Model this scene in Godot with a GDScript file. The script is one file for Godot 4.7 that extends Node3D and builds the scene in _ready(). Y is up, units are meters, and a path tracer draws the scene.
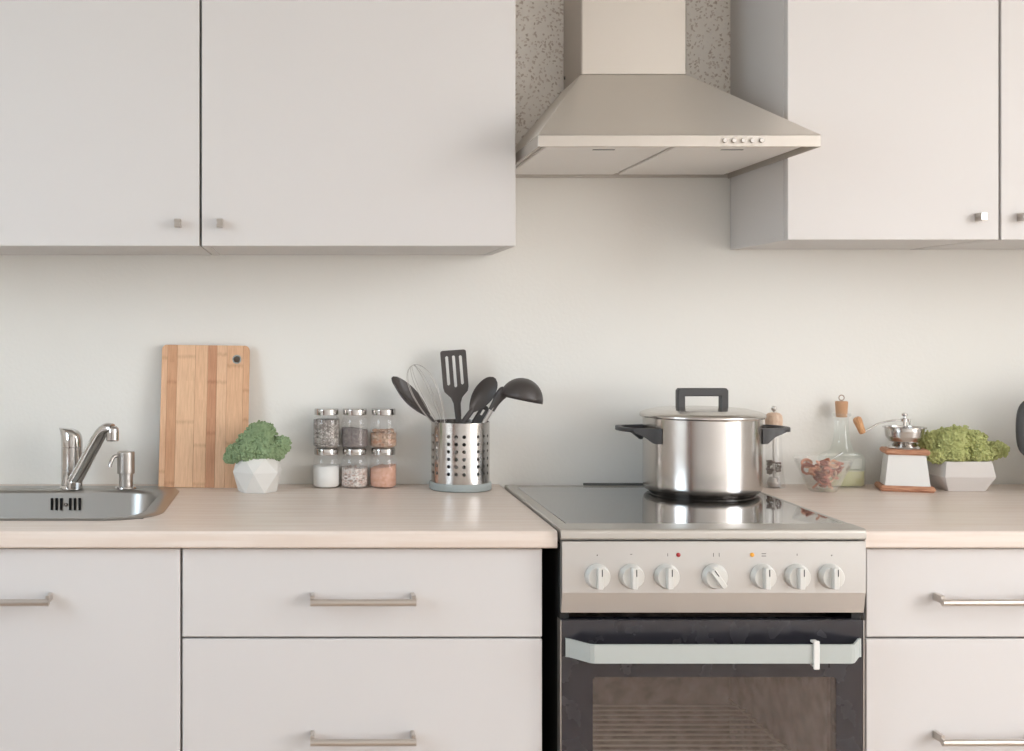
extends Node3D
# A pale kitchen run: sink, worktops, cooker, hood, wall cabinets and the things on the worktop.
# The wall behind the worktop is the plane z = 0, x runs to the right, the floor is y = 0.

var M := {}
var rng := RandomNumberGenerator.new()
var taken := {}

func _ready() -> void:
	rng.seed = 7
	make_camera_and_light()
	make_materials()
	build_room()
	build_cabinets()
	build_worktops()
	build_hood()
	build_cooker()
	build_sink()
	build_pot()
	build_board()
	build_moss_planters()
	build_jars()
	build_utensils()
	build_right_items()


# ------------------------------------------------------------------ camera and light
func make_camera_and_light() -> void:
	var cam := Camera3D.new()
	cam.name = "camera"
	cam.projection = Camera3D.PROJECTION_FRUSTUM
	cam.near = 0.1
	cam.far = 60.0
	cam.size = 0.1 * 751.0 / 1186.0
	cam.frustum_offset = Vector2(0.1 * 210.0 / 1186.0, -0.1 * 49.5 / 1186.0)
	cam.position = Vector3(0, 1.2, 2.55)
	add_child(cam)
	cam.current = true
	var env := Environment.new()
	env.background_mode = Environment.BG_SKY
	var sky := Sky.new()
	var sm := ProceduralSkyMaterial.new()
	sm.sky_top_color = Color(0.80, 0.87, 0.95)
	sm.sky_horizon_color = Color(0.95, 0.96, 0.97)
	sm.ground_bottom_color = Color(0.55, 0.54, 0.50)
	sm.ground_horizon_color = Color(0.80, 0.80, 0.78)
	sm.sky_energy_multiplier = 2.2
	sky.sky_material = sm
	env.sky = sky
	env.tonemap_mode = Environment.TONE_MAPPER_LINEAR
	env.tonemap_exposure = 0.945
	env.sdfgi_enabled = true
	env.ssao_enabled = true
	env.ssil_enabled = true
	var we := WorldEnvironment.new()
	we.name = "environment"
	we.environment = env
	add_child(we)
	# daylight of the two windows: a wide one in the right wall, a smaller one in the left wall
	window_light("right_window_daylight", Vector3(2.54, 1.42, 2.25), 90.0, Vector2(1.8, 1.85), Color(1.0, 0.968, 0.935), 4.2)
	window_light("left_window_daylight", Vector3(-1.44, 1.6, 1.65), -90.0, Vector2(1.1, 1.3), Color(0.84, 0.95, 1.0), 0.95)

func window_light(called: String, at: Vector3, turn: float, size: Vector2, color: Color, energy: float) -> void:
	var l := AreaLight3D.new()
	l.name = called
	l.area_size = size
	l.light_color = color
	l.light_energy = energy
	l.shadow_enabled = true
	l.area_range = 12.0
	l.position = at
	l.rotation_degrees.y = turn
	add_child(l)


# ------------------------------------------------------------------ materials
func mat(color: Color, rough: float, metal := 0.0, spec := 0.5) -> StandardMaterial3D:
	var m := StandardMaterial3D.new()
	m.albedo_color = color
	m.roughness = rough
	m.metallic = metal
	m.metallic_specular = spec
	return m

func noise_tex(kind: int, freq: float, seed_: int, ramp: Array, size := 512, octaves := 4) -> NoiseTexture2D:
	var n := FastNoiseLite.new()
	n.noise_type = kind as FastNoiseLite.NoiseType
	n.frequency = freq
	n.seed = seed_
	n.fractal_octaves = octaves
	var t := NoiseTexture2D.new()
	t.width = size
	t.height = size
	t.seamless = true
	t.noise = n
	if ramp.size():
		var g := Gradient.new()
		var offs := PackedFloat32Array()
		var cols := PackedColorArray()
		for r in ramp:
			offs.append(r[0])
			cols.append(r[1])
		g.offsets = offs
		g.colors = cols
		t.color_ramp = g
	return t

func tri_mat(tex: Texture2D, scale_: Vector3, rough: float, world := true, metal := 0.0) -> StandardMaterial3D:
	var m := mat(Color.WHITE, rough, metal)
	m.albedo_texture = tex
	m.uv1_triplanar = true
	m.uv1_world_triplanar = world
	m.uv1_scale = scale_
	return m

func glass(alpha: float, tint := Color(1, 1, 1)) -> StandardMaterial3D:
	var m := mat(Color(tint.r, tint.g, tint.b, alpha), 0.02)
	m.transparency = BaseMaterial3D.TRANSPARENCY_ALPHA
	return m

func grain_tex(base: Color, dark: Color, light: Color, seed_: int) -> NoiseTexture2D:
	return noise_tex(FastNoiseLite.TYPE_SIMPLEX_SMOOTH, 0.012, seed_, [[0.0, dark], [0.38, base.lerp(dark, 0.45)], [0.5, base], [0.66, base.lerp(light, 0.5)], [1.0, light]], 512, 5)

func fleck_tex() -> ImageTexture:
	# chip-patterned wallpaper: cream ground with scattered small brown and grey chips
	var n := 640
	var im := Image.create(n, n, false, Image.FORMAT_RGB8)
	var r := RandomNumberGenerator.new()
	r.seed = 91
	var f := FastNoiseLite.new()
	f.frequency = 0.02
	f.seed = 4
	for y in n:
		for x in n:
			var v := 0.012 * f.get_noise_2d(x, y) + 0.01 * r.randf()
			im.set_pixel(x, y, Color(0.945 + v, 0.925 + v, 0.895 + v))
	for k in 3000:
		var cx := r.randi_range(0, n - 1)
		var cy := r.randi_range(0, n - 1)
		var a := r.randf() * TAU
		var la := r.randf_range(2.2, 6.5)
		var lb := r.randf_range(1.5, 3.6)
		var tone := r.randf()
		var c := Color(0.84, 0.795, 0.755).lerp(Color(0.70, 0.64, 0.59), tone * tone)
		if r.randf() < 0.25:
			c = Color(0.93, 0.91, 0.89)
		for dy in range(-11, 12):
			for dx in range(-11, 12):
				var u := dx * cos(a) + dy * sin(a)
				var w := -dx * sin(a) + dy * cos(a)
				var e := (u * u) / (la * la) + (w * w) / (lb * lb) + 0.5 * f.get_noise_2d((cx + dx) * 7.0, (cy + dy) * 7.0)
				if e < 1.0:
					var px := posmod(cx + dx, n)
					var py := posmod(cy + dy, n)
					im.set_pixel(px, py, im.get_pixel(px, py).lerp(c, 0.7))
	return ImageTexture.create_from_image(im)

func speckle_tex(ground: Color, spots: Array, count: int, rad: float, seed_: int) -> ImageTexture:
	var n := 256
	var im := Image.create(n, n, false, Image.FORMAT_RGB8)
	im.fill(ground)
	var r := RandomNumberGenerator.new()
	r.seed = seed_
	for k in count:
		var cx := r.randi_range(0, n - 1)
		var cy := r.randi_range(0, n - 1)
		var c: Color = spots[r.randi() % spots.size()]
		c = c.lerp(ground, r.randf() * 0.35)
		var q := rad * r.randf_range(0.6, 1.3)
		for dy in range(-int(q) - 1, int(q) + 2):
			for dx in range(-int(q) - 1, int(q) + 2):
				if dx * dx + dy * dy * 1.6 < q * q:
					im.set_pixel(posmod(cx + dx, n), posmod(cy + dy, n), c)
	return ImageTexture.create_from_image(im)

func make_materials() -> void:
	M.paint = mat(Color(0.925, 0.918, 0.895), 0.75)
	M.paint.heightmap_enabled = true
	M.paint.heightmap_texture = noise_tex(FastNoiseLite.TYPE_SIMPLEX, 0.05, 3, [])
	M.paint.heightmap_scale = 0.018
	M.paint.uv1_triplanar = true
	M.paint.uv1_world_triplanar = true
	M.paint.uv1_scale = Vector3(3, 3, 3)
	M.room_wall = mat(Color(0.95, 0.945, 0.935), 0.85)
	M.ceiling = mat(Color(0.95, 0.95, 0.945), 0.9)
	M.wallpaper = tri_mat(fleck_tex(), Vector3(2.4, 2.4, 2.4), 0.8)
	M.floor = tri_mat(grain_tex(Color(0.79, 0.70, 0.62), Color(0.70, 0.59, 0.51), Color(0.83, 0.755, 0.69), 12), Vector3(3.0, 3.0, 0.5), 0.45)
	M.white = mat(Color(0.83, 0.815, 0.806), 0.45)
	M.white_edge = mat(Color(0.85, 0.845, 0.835), 0.5)
	M.counter = tri_mat(grain_tex(Color(0.885, 0.828, 0.782), Color(0.862, 0.795, 0.742), Color(0.90, 0.85, 0.81), 21), Vector3(0.45, 9.0, 7.0), 0.36)
	M.dark = mat(Color(0.05, 0.05, 0.05), 0.6)
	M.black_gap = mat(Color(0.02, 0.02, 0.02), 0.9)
	M.brushed = mat(Color(0.74, 0.72, 0.70), 0.38, 1.0)
	M.hood = mat(Color(0.885, 0.865, 0.835), 0.42, 0.85)
	M.chimney = mat(Color(0.76, 0.735, 0.705), 0.45, 0.8)
	M.hood_inner = mat(Color(0.92, 0.905, 0.885), 0.5, 0.1)
	M.handle_metal = mat(Color(0.80, 0.775, 0.75), 0.28, 1.0)
	M.panel = mat(Color(0.78, 0.775, 0.765), 0.36, 0.8)
	M.hob_frame = mat(Color(0.74, 0.725, 0.70), 0.36, 0.75)
	M.hob_glass = mat(Color(0.11, 0.10, 0.092), 0.05, 0.0, 0.7)
	M.hob_glass.clearcoat_enabled = true
	M.hob_glass.clearcoat = 1.0
	M.hob_glass.clearcoat_roughness = 0.03
	M.oven_glass = mat(Color(0.15, 0.147, 0.172), 0.1, 0.0, 0.6)
	M.oven_glass.roughness_texture = noise_tex(FastNoiseLite.TYPE_SIMPLEX_SMOOTH, 0.011, 17, [[0.0, Color(0.3, 0.3, 0.3)], [0.5, Color(0.5, 0.5, 0.5)], [1.0, Color(0.9, 0.9, 0.9)]], 512, 5)
	M.oven_glass.roughness = 0.45
	M.oven_glass.uv1_triplanar = true
	M.oven_glass.uv1_world_triplanar = true
	M.oven_glass.uv1_scale = Vector3(2.2, 2.2, 2.2)
	M.oven_pane = glass(0.2, Color(0.42, 0.37, 0.345))
	M.enamel = tri_mat(noise_tex(FastNoiseLite.TYPE_SIMPLEX, 0.015, 33, [[0.0, Color(0.52, 0.46, 0.42)], [0.5, Color(0.68, 0.62, 0.575)], [1.0, Color(0.80, 0.74, 0.70)]]), Vector3(2.5, 2.5, 2.5), 0.5)
	M.rack = mat(Color(0.86, 0.82, 0.76), 0.4, 0.5)
	M.plastic = mat(Color(0.71, 0.73, 0.715), 0.4)
	M.knob = mat(Color(0.845, 0.84, 0.82), 0.4, 0.15)
	M.chrome = mat(Color(0.80, 0.79, 0.78), 0.1, 1.0)
	M.sink = mat(Color(0.68, 0.67, 0.655), 0.3, 1.0)
	M.steel = mat(Color(0.80, 0.785, 0.77), 0.2, 1.0)
	M.lid_steel = mat(Color(0.80, 0.785, 0.765), 0.22, 1.0)
	M.black_plastic = mat(Color(0.26, 0.257, 0.26), 0.45)
	M.utensil = mat(Color(0.28, 0.258, 0.25), 0.42)
	M.rubber = mat(Color(0.62, 0.65, 0.645), 0.5)
	M.ceramic = mat(Color(0.90, 0.895, 0.88), 0.35)
	M.plaster = mat(Color(0.88, 0.87, 0.85), 0.75)
	M.grey_plaster = mat(Color(0.83, 0.805, 0.785), 0.75)
	M.clear = glass(0.04)
	M.bowl_glass = glass(0.08, Color(0.93, 0.93, 0.91))
	M.bottle = glass(0.10, Color(0.84, 0.94, 0.89))
	M.oil = glass(0.55, Color(0.90, 0.88, 0.68))
	M.wood = tri_mat(grain_tex(Color(0.73, 0.52, 0.40), Color(0.60, 0.40, 0.29), Color(0.80, 0.61, 0.49), 41), Vector3(4, 40, 40), 0.5, false)
	M.handle_wood = tri_mat(grain_tex(Color(0.80, 0.60, 0.42), Color(0.68, 0.47, 0.31), Color(0.86, 0.68, 0.51), 42), Vector3(40, 8, 40), 0.45, false)
	M.pale_wood = tri_mat(grain_tex(Color(0.86, 0.75, 0.66), Color(0.79, 0.66, 0.56), Color(0.90, 0.81, 0.73), 43), Vector3(30, 8, 30), 0.5, false)
	M.cork = tri_mat(speckle_tex(Color(0.80, 0.63, 0.49), [Color(0.62, 0.44, 0.31), Color(0.86, 0.71, 0.58), Color(0.70, 0.52, 0.39)], 700, 4.0, 5), Vector3(25, 25, 25), 0.85, false)
	M.bronze = mat(Color(0.62, 0.53, 0.45), 0.35, 0.8)
	M.red = mat(Color(0.62, 0.12, 0.14), 0.3)
	M.amber = mat(Color(0.93, 0.66, 0.25), 0.3)
	M.mark = mat(Color(0.35, 0.35, 0.34), 0.6)
	M.door_wood = tri_mat(grain_tex(Color(0.50, 0.33, 0.25), Color(0.38, 0.24, 0.18), Color(0.58, 0.41, 0.32), 51), Vector3(6, 0.8, 6), 0.5)


# ------------------------------------------------------------------ mesh helpers
func S() -> SurfaceTool:
	var st := SurfaceTool.new()
	st.begin(Mesh.PRIMITIVE_TRIANGLES)
	st.set_smooth_group(-1)
	return st

func tri(st: SurfaceTool, a: Vector3, b: Vector3, c: Vector3) -> void:
	st.add_vertex(a)
	st.add_vertex(c)
	st.add_vertex(b)

func quad(st: SurfaceTool, a: Vector3, b: Vector3, c: Vector3, d: Vector3) -> void:
	tri(st, a, b, c)
	tri(st, a, c, d)

func obj(called: String, st: SurfaceTool, m: Material, parent: Node = self, at := Vector3.ZERO) -> MeshInstance3D:
	st.generate_normals()
	var o := MeshInstance3D.new()
	o.name = numbered(called) if parent == self else called
	o.mesh = st.commit()
	o.material_override = m
	o.position = at
	parent.add_child(o, true)
	return o

func numbered(called: String) -> String:
	if not taken.has(called):
		taken[called] = 0
		return called
	taken[called] += 1
	return "%s_%03d" % [called, taken[called]]

func thing(called: String, label: String, category: String, at := Vector3.ZERO, group := "") -> Node3D:
	var o := Node3D.new()
	o.name = numbered(called)
	add_child(o)
	o.position = at
	return tag(o, label, category, group)

func tag(o: Node3D, label: String, category: String, group := "") -> Node3D:
	o.set_meta("label", label)
	o.set_meta("category", category)
	if group:
		o.set_meta("group", group)
	return o

func structure(called: String, at := Vector3.ZERO) -> Node3D:
	var o := Node3D.new()
	o.name = called
	o.set_meta("kind", "structure")
	o.position = at
	add_child(o)
	return o

# a box with chamfered edges
func box(st: SurfaceTool, c: Vector3, size: Vector3, b := 0.0) -> void:
	st.set_smooth_group(-1)
	var h := size / 2.0
	b = minf(b, minf(h.x, minf(h.y, h.z)) * 0.95)
	var i := h - Vector3(b, b, b)
	for ax in 3:
		var u := (ax + 1) % 3
		var v := (ax + 2) % 3
		for s in [-1.0, 1.0]:
			var p := []
			for k in [[-1, -1], [1, -1], [1, 1], [-1, 1]]:
				var q := Vector3()
				q[ax] = s * h[ax]
				q[u] = k[0] * i[u]
				q[v] = k[1] * i[v]
				p.append(c + q)
			if s > 0:
				quad(st, p[0], p[1], p[2], p[3])
			else:
				quad(st, p[3], p[2], p[1], p[0])
		if b <= 0.0:
			continue
		for su in [-1.0, 1.0]:
			for sv in [-1.0, 1.0]:
				var e := []
				for k in [[-1, 0], [1, 0], [1, 1], [-1, 1]]:
					var q := Vector3()
					q[ax] = k[0] * i[ax]
					q[u] = su * (h[u] if k[1] == 0 else i[u])
					q[v] = sv * (i[v] if k[1] == 0 else h[v])
					e.append(c + q)
				if su * sv < 0:
					quad(st, e[0], e[1], e[2], e[3])
				else:
					quad(st, e[3], e[2], e[1], e[0])
	if b > 0.0:
		for sx in [-1.0, 1.0]:
			for sy in [-1.0, 1.0]:
				for sz in [-1.0, 1.0]:
					var a1 := c + Vector3(sx * h.x, sy * i.y, sz * i.z)
					var a2 := c + Vector3(sx * i.x, sy * h.y, sz * i.z)
					var a3 := c + Vector3(sx * i.x, sy * i.y, sz * h.z)
					if sx * sy * sz > 0:
						tri(st, a1, a2, a3)
					else:
						tri(st, a3, a2, a1)

func boxm(lo: Vector3, hi: Vector3, b := 0.0) -> SurfaceTool:
	var st := S()
	box(st, (lo + hi) / 2.0, hi - lo, b)
	return st

# a profile of (radius, height) points turned round the y axis; smooth except at corners
func lathe(st: SurfaceTool, prof: Array, segs := 40, xf := Transform3D()) -> void:
	var g := 1
	prof = held(prof)
	for k in prof.size() - 1:
		var p: Vector2 = prof[k]
		var q: Vector2 = prof[k + 1]
		if k > 0:
			var o: Vector2 = prof[k - 1]
			if absf((p - o).angle_to(q - p)) > 0.7:
				g += 1
		st.set_smooth_group(g)
		for s in segs:
			var a0 := TAU * s / segs
			var a1 := TAU * ((s + 1) % segs) / segs
			var p0 := xf * Vector3(p.x * cos(a0), p.y, p.x * sin(a0))
			var p1 := xf * Vector3(p.x * cos(a1), p.y, p.x * sin(a1))
			var q0 := xf * Vector3(q.x * cos(a0), q.y, q.x * sin(a0))
			var q1 := xf * Vector3(q.x * cos(a1), q.y, q.x * sin(a1))
			if p.x > 1e-6:
				tri(st, p0, q0, p1) if q.x <= 1e-6 else quad(st, p0, q0, q1, p1)
			elif q.x > 1e-6:
				tri(st, p0, q0, q1)

# long straight runs get a point near each end, so that smoothing stays near the bends
func held(prof: Array) -> Array:
	var out := []
	for k in prof.size():
		out.append(prof[k])
		if k < prof.size() - 1:
			var d: Vector2 = prof[k + 1] - prof[k]
			if d.length() > 0.006:
				out.append(prof[k] + d.normalized() * 0.0012)
				out.append(prof[k + 1] - d.normalized() * 0.0012)
	return out

func lathed(prof: Array, segs := 40, xf := Transform3D()) -> SurfaceTool:
	var st := S()
	lathe(st, prof, segs, xf)
	return st

# rings of points joined into a skin; ends closed with fans
func skin(st: SurfaceTool, rings: Array, closed := true, caps := true, group := 1) -> void:
	var n: int = rings[0].size()
	st.set_smooth_group(group)
	for k in rings.size() - 1:
		for i in (n if closed else n - 1):
			var j := (i + 1) % n
			quad(st, rings[k][i], rings[k][j], rings[k + 1][j], rings[k + 1][i])
	if caps:
		for e in [0, rings.size() - 1]:
			st.set_smooth_group(group + 1 + e)
			var mid := Vector3()
			for p in rings[e]:
				mid += p / n
			for i in n:
				var j := (i + 1) % n
				if e == 0:
					tri(st, mid, rings[e][j], rings[e][i])
				else:
					tri(st, mid, rings[e][i], rings[e][j])

# a tube along points, radius per point, with a flattening of the section
func tube(st: SurfaceTool, pts: Array, radii: Array, sides := 10, flat := 1.0, up := Vector3.ZERO, caps := true) -> void:
	var rings := []
	var side := Vector3()
	for k in pts.size():
		var d: Vector3 = (pts[mini(k + 1, pts.size() - 1)] - pts[maxi(k - 1, 0)]).normalized()
		if k == 0:
			var ref := up if up != Vector3.ZERO else (Vector3.UP if absf(d.y) < 0.9 else Vector3.RIGHT)
			side = d.cross(ref).normalized()
		else:
			side = (side - d * side.dot(d)).normalized()
		var top := side.cross(d).normalized()
		var r: float = radii[mini(k, radii.size() - 1)]
		var ring := []
		for i in sides:
			var a := TAU * i / sides
			ring.append(pts[k] + side * cos(a) * r + top * sin(a) * r * flat)
		rings.append(ring)
	skin(st, rings, true, caps)

func tubed(pts: Array, radii: Array, sides := 10, flat := 1.0, up := Vector3.ZERO) -> SurfaceTool:
	var st := S()
	tube(st, pts, radii, sides, flat, up)
	return st

func curve(ctrl: Array, n := 8) -> Array:
	# Catmull-Rom through the points
	var out := []
	for k in ctrl.size() - 1:
		var a: Vector3 = ctrl[maxi(k - 1, 0)]
		var b: Vector3 = ctrl[k]
		var c: Vector3 = ctrl[k + 1]
		var d: Vector3 = ctrl[mini(k + 2, ctrl.size() - 1)]
		for i in n:
			out.append(b.cubic_interpolate(c, a, d, float(i) / n))
	out.append(ctrl[-1])
	return out

# a flat outline (counter-clockwise, in x and y) given thickness from z0 to z1, its edges chamfered; holes are outlines inside
func plate(st: SurfaceTool, poly: PackedVector2Array, z0: float, z1: float, b := 0.0, holes := []) -> void:
	var n := poly.size()
	var inner := PackedVector2Array()
	for i in n:
		var e0 := (poly[i] - poly[(i + n - 1) % n]).normalized()
		var e1 := (poly[(i + 1) % n] - poly[i]).normalized()
		var nn := (Vector2(-e0.y, e0.x) + Vector2(-e1.y, e1.x)).normalized()
		inner.append(poly[i] + nn * b / maxf(0.4, nn.dot(Vector2(-e0.y, e0.x))))
	var face := inner
	for h in holes:
		face = keyhole(face, h)
	var idx := Geometry2D.triangulate_polygon(face)
	st.set_smooth_group(-1)
	for t in range(0, idx.size(), 3):
		var a := face[idx[t]]
		var c := face[idx[t + 1]]
		var d := face[idx[t + 2]]
		if (c - a).cross(d - a) < 0:
			var w := c
			c = d
			d = w
		tri(st, v3(a, z1), v3(c, z1), v3(d, z1))
		tri(st, v3(a, z0), v3(d, z0), v3(c, z0))
	rim(st, poly, poly, z0 + b, z1 - b, 1)
	if b > 0.0:
		rim(st, poly, inner, z1 - b, z1, 101)
		rim(st, inner, poly, z0, z0 + b, 201)
	for h in holes:
		var rev: PackedVector2Array = h.duplicate()
		rev.reverse()
		rim(st, rev, rev, z0, z1, 301)

func v3(p: Vector2, z: float) -> Vector3:
	return Vector3(p.x, p.y, z)

func rim(st: SurfaceTool, lo: PackedVector2Array, hi: PackedVector2Array, z0: float, z1: float, g: int) -> void:
	var n := lo.size()
	var first := 0
	for i in n:
		if absf((lo[i] - lo[(i + n - 1) % n]).angle_to(lo[(i + 1) % n] - lo[i])) > 0.6:
			first = i
			break
	for k in n:
		var i := (first + k) % n
		var j := (i + 1) % n
		if k > 0 and absf((lo[i] - lo[(i + n - 1) % n]).angle_to(lo[j] - lo[i])) > 0.6:
			g += 1
		st.set_smooth_group(g)
		quad(st, v3(lo[i], z0), v3(lo[j], z0), v3(hi[j], z1), v3(hi[i], z1))

func keyhole(outer: PackedVector2Array, hole: PackedVector2Array) -> PackedVector2Array:
	# hole outlines run counter-clockwise and are walked backwards, joined at the nearest pair of points
	var bi := 0
	var bj := 0
	var best := 1e9
	for i in outer.size():
		for j in hole.size():
			var d := outer[i].distance_squared_to(hole[j])
			if d < best:
				best = d
				bi = i
				bj = j
	var out := PackedVector2Array()
	for i in bi + 1:
		out.append(outer[i])
	for k in hole.size() + 1:
		out.append(hole[posmod(bj - k, hole.size())])
	for i in range(bi, outer.size()):
		out.append(outer[i])
	return out

func rounded_rect(lo: Vector2, hi: Vector2, r: Array, n := 6) -> PackedVector2Array:
	# r: radius of the corners at low-left, low-right, high-right, high-left
	var out := PackedVector2Array()
	var c := [lo + Vector2(r[0], r[0]), Vector2(hi.x - r[1], lo.y + r[1]), hi - Vector2(r[2], r[2]), Vector2(lo.x + r[3], hi.y - r[3])]
	for k in 4:
		if r[k] <= 0.0:
			out.append(c[k])
			continue
		for i in n + 1:
			var a: float = PI + PI / 2 * (k + float(i) / n)
			out.append(c[k] + Vector2(cos(a), sin(a)) * r[k])
	return out

func circle(c: Vector2, r: float, n := 20) -> PackedVector2Array:
	var out := PackedVector2Array()
	for i in n:
		out.append(c + Vector2(cos(TAU * i / n), sin(TAU * i / n)) * r)
	return out

func blob(st: SurfaceTool, c: Vector3, r: Vector3, nu := 12, nv := 8, basis := Basis()) -> void:
	var prof := []
	for k in nv + 1:
		var a := -PI / 2 + PI * k / nv
		prof.append(Vector2(maxf(cos(a), 0.0) if k > 0 and k < nv else 0.0, sin(a)))
	lathe(st, prof, nu, Transform3D(basis * Basis.from_scale(r), c))


# ------------------------------------------------------------------ the room
func build_room() -> void:
	var x0 := -1.5
	var x1 := 2.6
	var z1 := 3.3
	var top := 2.55
	var f := structure("floor")
	obj("boards", boxm(Vector3(x0 - 0.2, -0.12, -0.2), Vector3(x1 + 0.2, 0, z1 + 0.2)), M.floor, f)
	var c := structure("ceiling")
	obj("slab", boxm(Vector3(x0 - 0.2, top, -0.2), Vector3(x1 + 0.2, top + 0.12, z1 + 0.2)), M.ceiling, c)
	var w := structure("wall_back")
	obj("painted_wall", boxm(Vector3(x0 - 0.2, 0, -0.2), Vector3(x1 + 0.2, top, 0)), M.paint, w)
	obj("wallpaper", boxm(Vector3(x0, 1.545, 0.0005), Vector3(x1, top, 0.002)), M.wallpaper, w)
	wall_with_window("wall_right", "window_1", Transform3D(Basis(Vector3.UP, PI / 2), Vector3(x1, 0, 0)), 0.0, z1, 1.3, 3.2, 0.45, 2.4, top, 2)
	var wf := structure("wall_front")
	obj("plaster", boxm(Vector3(x0 - 0.2, 0, z1), Vector3(x1 + 0.2, top, z1 + 0.2)), M.room_wall, wf)
	wall_with_window("wall_left", "window_2", Transform3D(Basis(Vector3.UP, -PI / 2), Vector3(x0, 0, 0)), 0.0, z1, 1.05, 2.25, 0.9, 2.3, top, 1)
	# a wooden door in the left wall, mirrored as a brown band in the pot
	var d := structure("door_1", Vector3(x0, 0, 0))
	obj("leaf", boxm(Vector3(0.005, 0.0, 2.38), Vector3(0.045, 2.05, 3.12), 0.004), M.door_wood, d)
	for q in [[2.34, 1.06, 2.12, 0.07], [3.16, 1.06, 2.12, 0.07], [2.75, 2.09, 0.07, 0.74]]:
		obj("door_frame", boxm(Vector3(0.001, q[1] - q[2] / 2, q[0] - q[3] / 2), Vector3(0.04, q[1] + q[2] / 2, q[0] + q[3] / 2), 0.004), M.door_wood, d)
	obj("door_handle", tubed([Vector3(0.04, 1.0, 2.45), Vector3(0.09, 1.0, 2.45), Vector3(0.09, 1.0, 2.58)], [0.009], 10), M.chrome, d)

# a wall that stands on local z = 0, 0.2 m deep outwards, with one window from ua to ub and ya to yb
func wall_with_window(called: String, win: String, xf: Transform3D, u0: float, u1: float, ua: float, ub: float, ya: float, yb: float, top: float, bays: int) -> void:
	var w := structure(called)
	w.transform = xf
	if xf.basis.x.z < -0.5:
		var t := ua
		ua = -ub
		ub = -t
		t = u0
		u0 = -u1
		u1 = -t
	var st := S()
	box(st, Vector3((u0 + ua) / 2, top / 2, 0.1), Vector3(ua - u0, top, 0.2))
	box(st, Vector3((ub + u1) / 2, top / 2, 0.1), Vector3(u1 - ub, top, 0.2))
	box(st, Vector3((ua + ub) / 2, ya / 2, 0.1), Vector3(ub - ua, ya, 0.2))
	box(st, Vector3((ua + ub) / 2, (yb + top) / 2, 0.1), Vector3(ub - ua, top - yb, 0.2))
	obj("plaster", st, M.room_wall, w)
	var g := structure(win)
	g.transform = xf
	var fs := S()
	for u in [ua + 0.03, ub - 0.03]:
		box(fs, Vector3(u, (ya + yb) / 2, 0.11), Vector3(0.06, yb - ya, 0.06), 0.005)
	for y in [ya + 0.03, yb - 0.03]:
		box(fs, Vector3((ua + ub) / 2, y, 0.11), Vector3(ub - ua - 0.12, 0.06, 0.06), 0.005)
	for k in range(1, bays):
		box(fs, Vector3(ua + (ub - ua) * k / bays, (ya + yb) / 2, 0.11), Vector3(0.07, yb - ya - 0.12, 0.06), 0.005)
	obj("window_frame", fs, M.ceramic, g)
	for k in bays:
		var wu := (ub - ua) / bays
		obj("pane", boxm(Vector3(ua + wu * k + 0.04, ya + 0.05, 0.108), Vector3(ua + wu * (k + 1) - 0.04, yb - 0.05, 0.112)), M.clear, g)
	obj("window_sill", boxm(Vector3(ua - 0.04, ya - 0.02, -0.06), Vector3(ub + 0.04, ya, 0.08), 0.004), M.ceramic, g)


# ------------------------------------------------------------------ cabinets
func bar_handle(parent: Node3D, cx: float, cy: float, z: float) -> void:
	# a round bar on two square posts
	var h := Node3D.new()
	h.name = "handle"
	parent.add_child(h, true)
	var st := S()
	tube(st, [Vector3(cx - 0.087, cy - 0.004, z + 0.03), Vector3(cx + 0.087, cy - 0.004, z + 0.03)], [0.0058], 16)
	for s in [-1.0, 1.0]:
		box(st, Vector3(cx + s * 0.0835, cy, z + 0.0135), Vector3(0.007, 0.013, 0.027), 0.001)
	obj("bar", st, M.handle_metal, h)

func drawer_unit(label: String, x0: float, x1: float) -> void:
	var t := thing("drawer_cabinet", label, "cabinet", Vector3.ZERO, "base cabinets under the worktop")
	var st := S()
	box(st, Vector3((x0 + x1) / 2, 0.4645, 0.278), Vector3(x1 - x0, 0.729, 0.546), 0.0)
	obj("body", st, M.white_edge, t)
	obj("plinth", boxm(Vector3(x0, 0, 0.02), Vector3(x1, 0.099, 0.5)), M.white_edge, t)
	for r in [[0.681, 0.828, 0.749], [0.389, 0.6775, 0.519], [0.105, 0.3855, 0.24]]:
		var d := obj("drawer", boxm(Vector3(x0 + 0.0015, r[0], 0.5525), Vector3(x1 - 0.0015, r[1], 0.57), 0.0012), M.white, t)
		bar_handle(d, (x0 + x1) / 2, r[2], 0.57)

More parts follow.
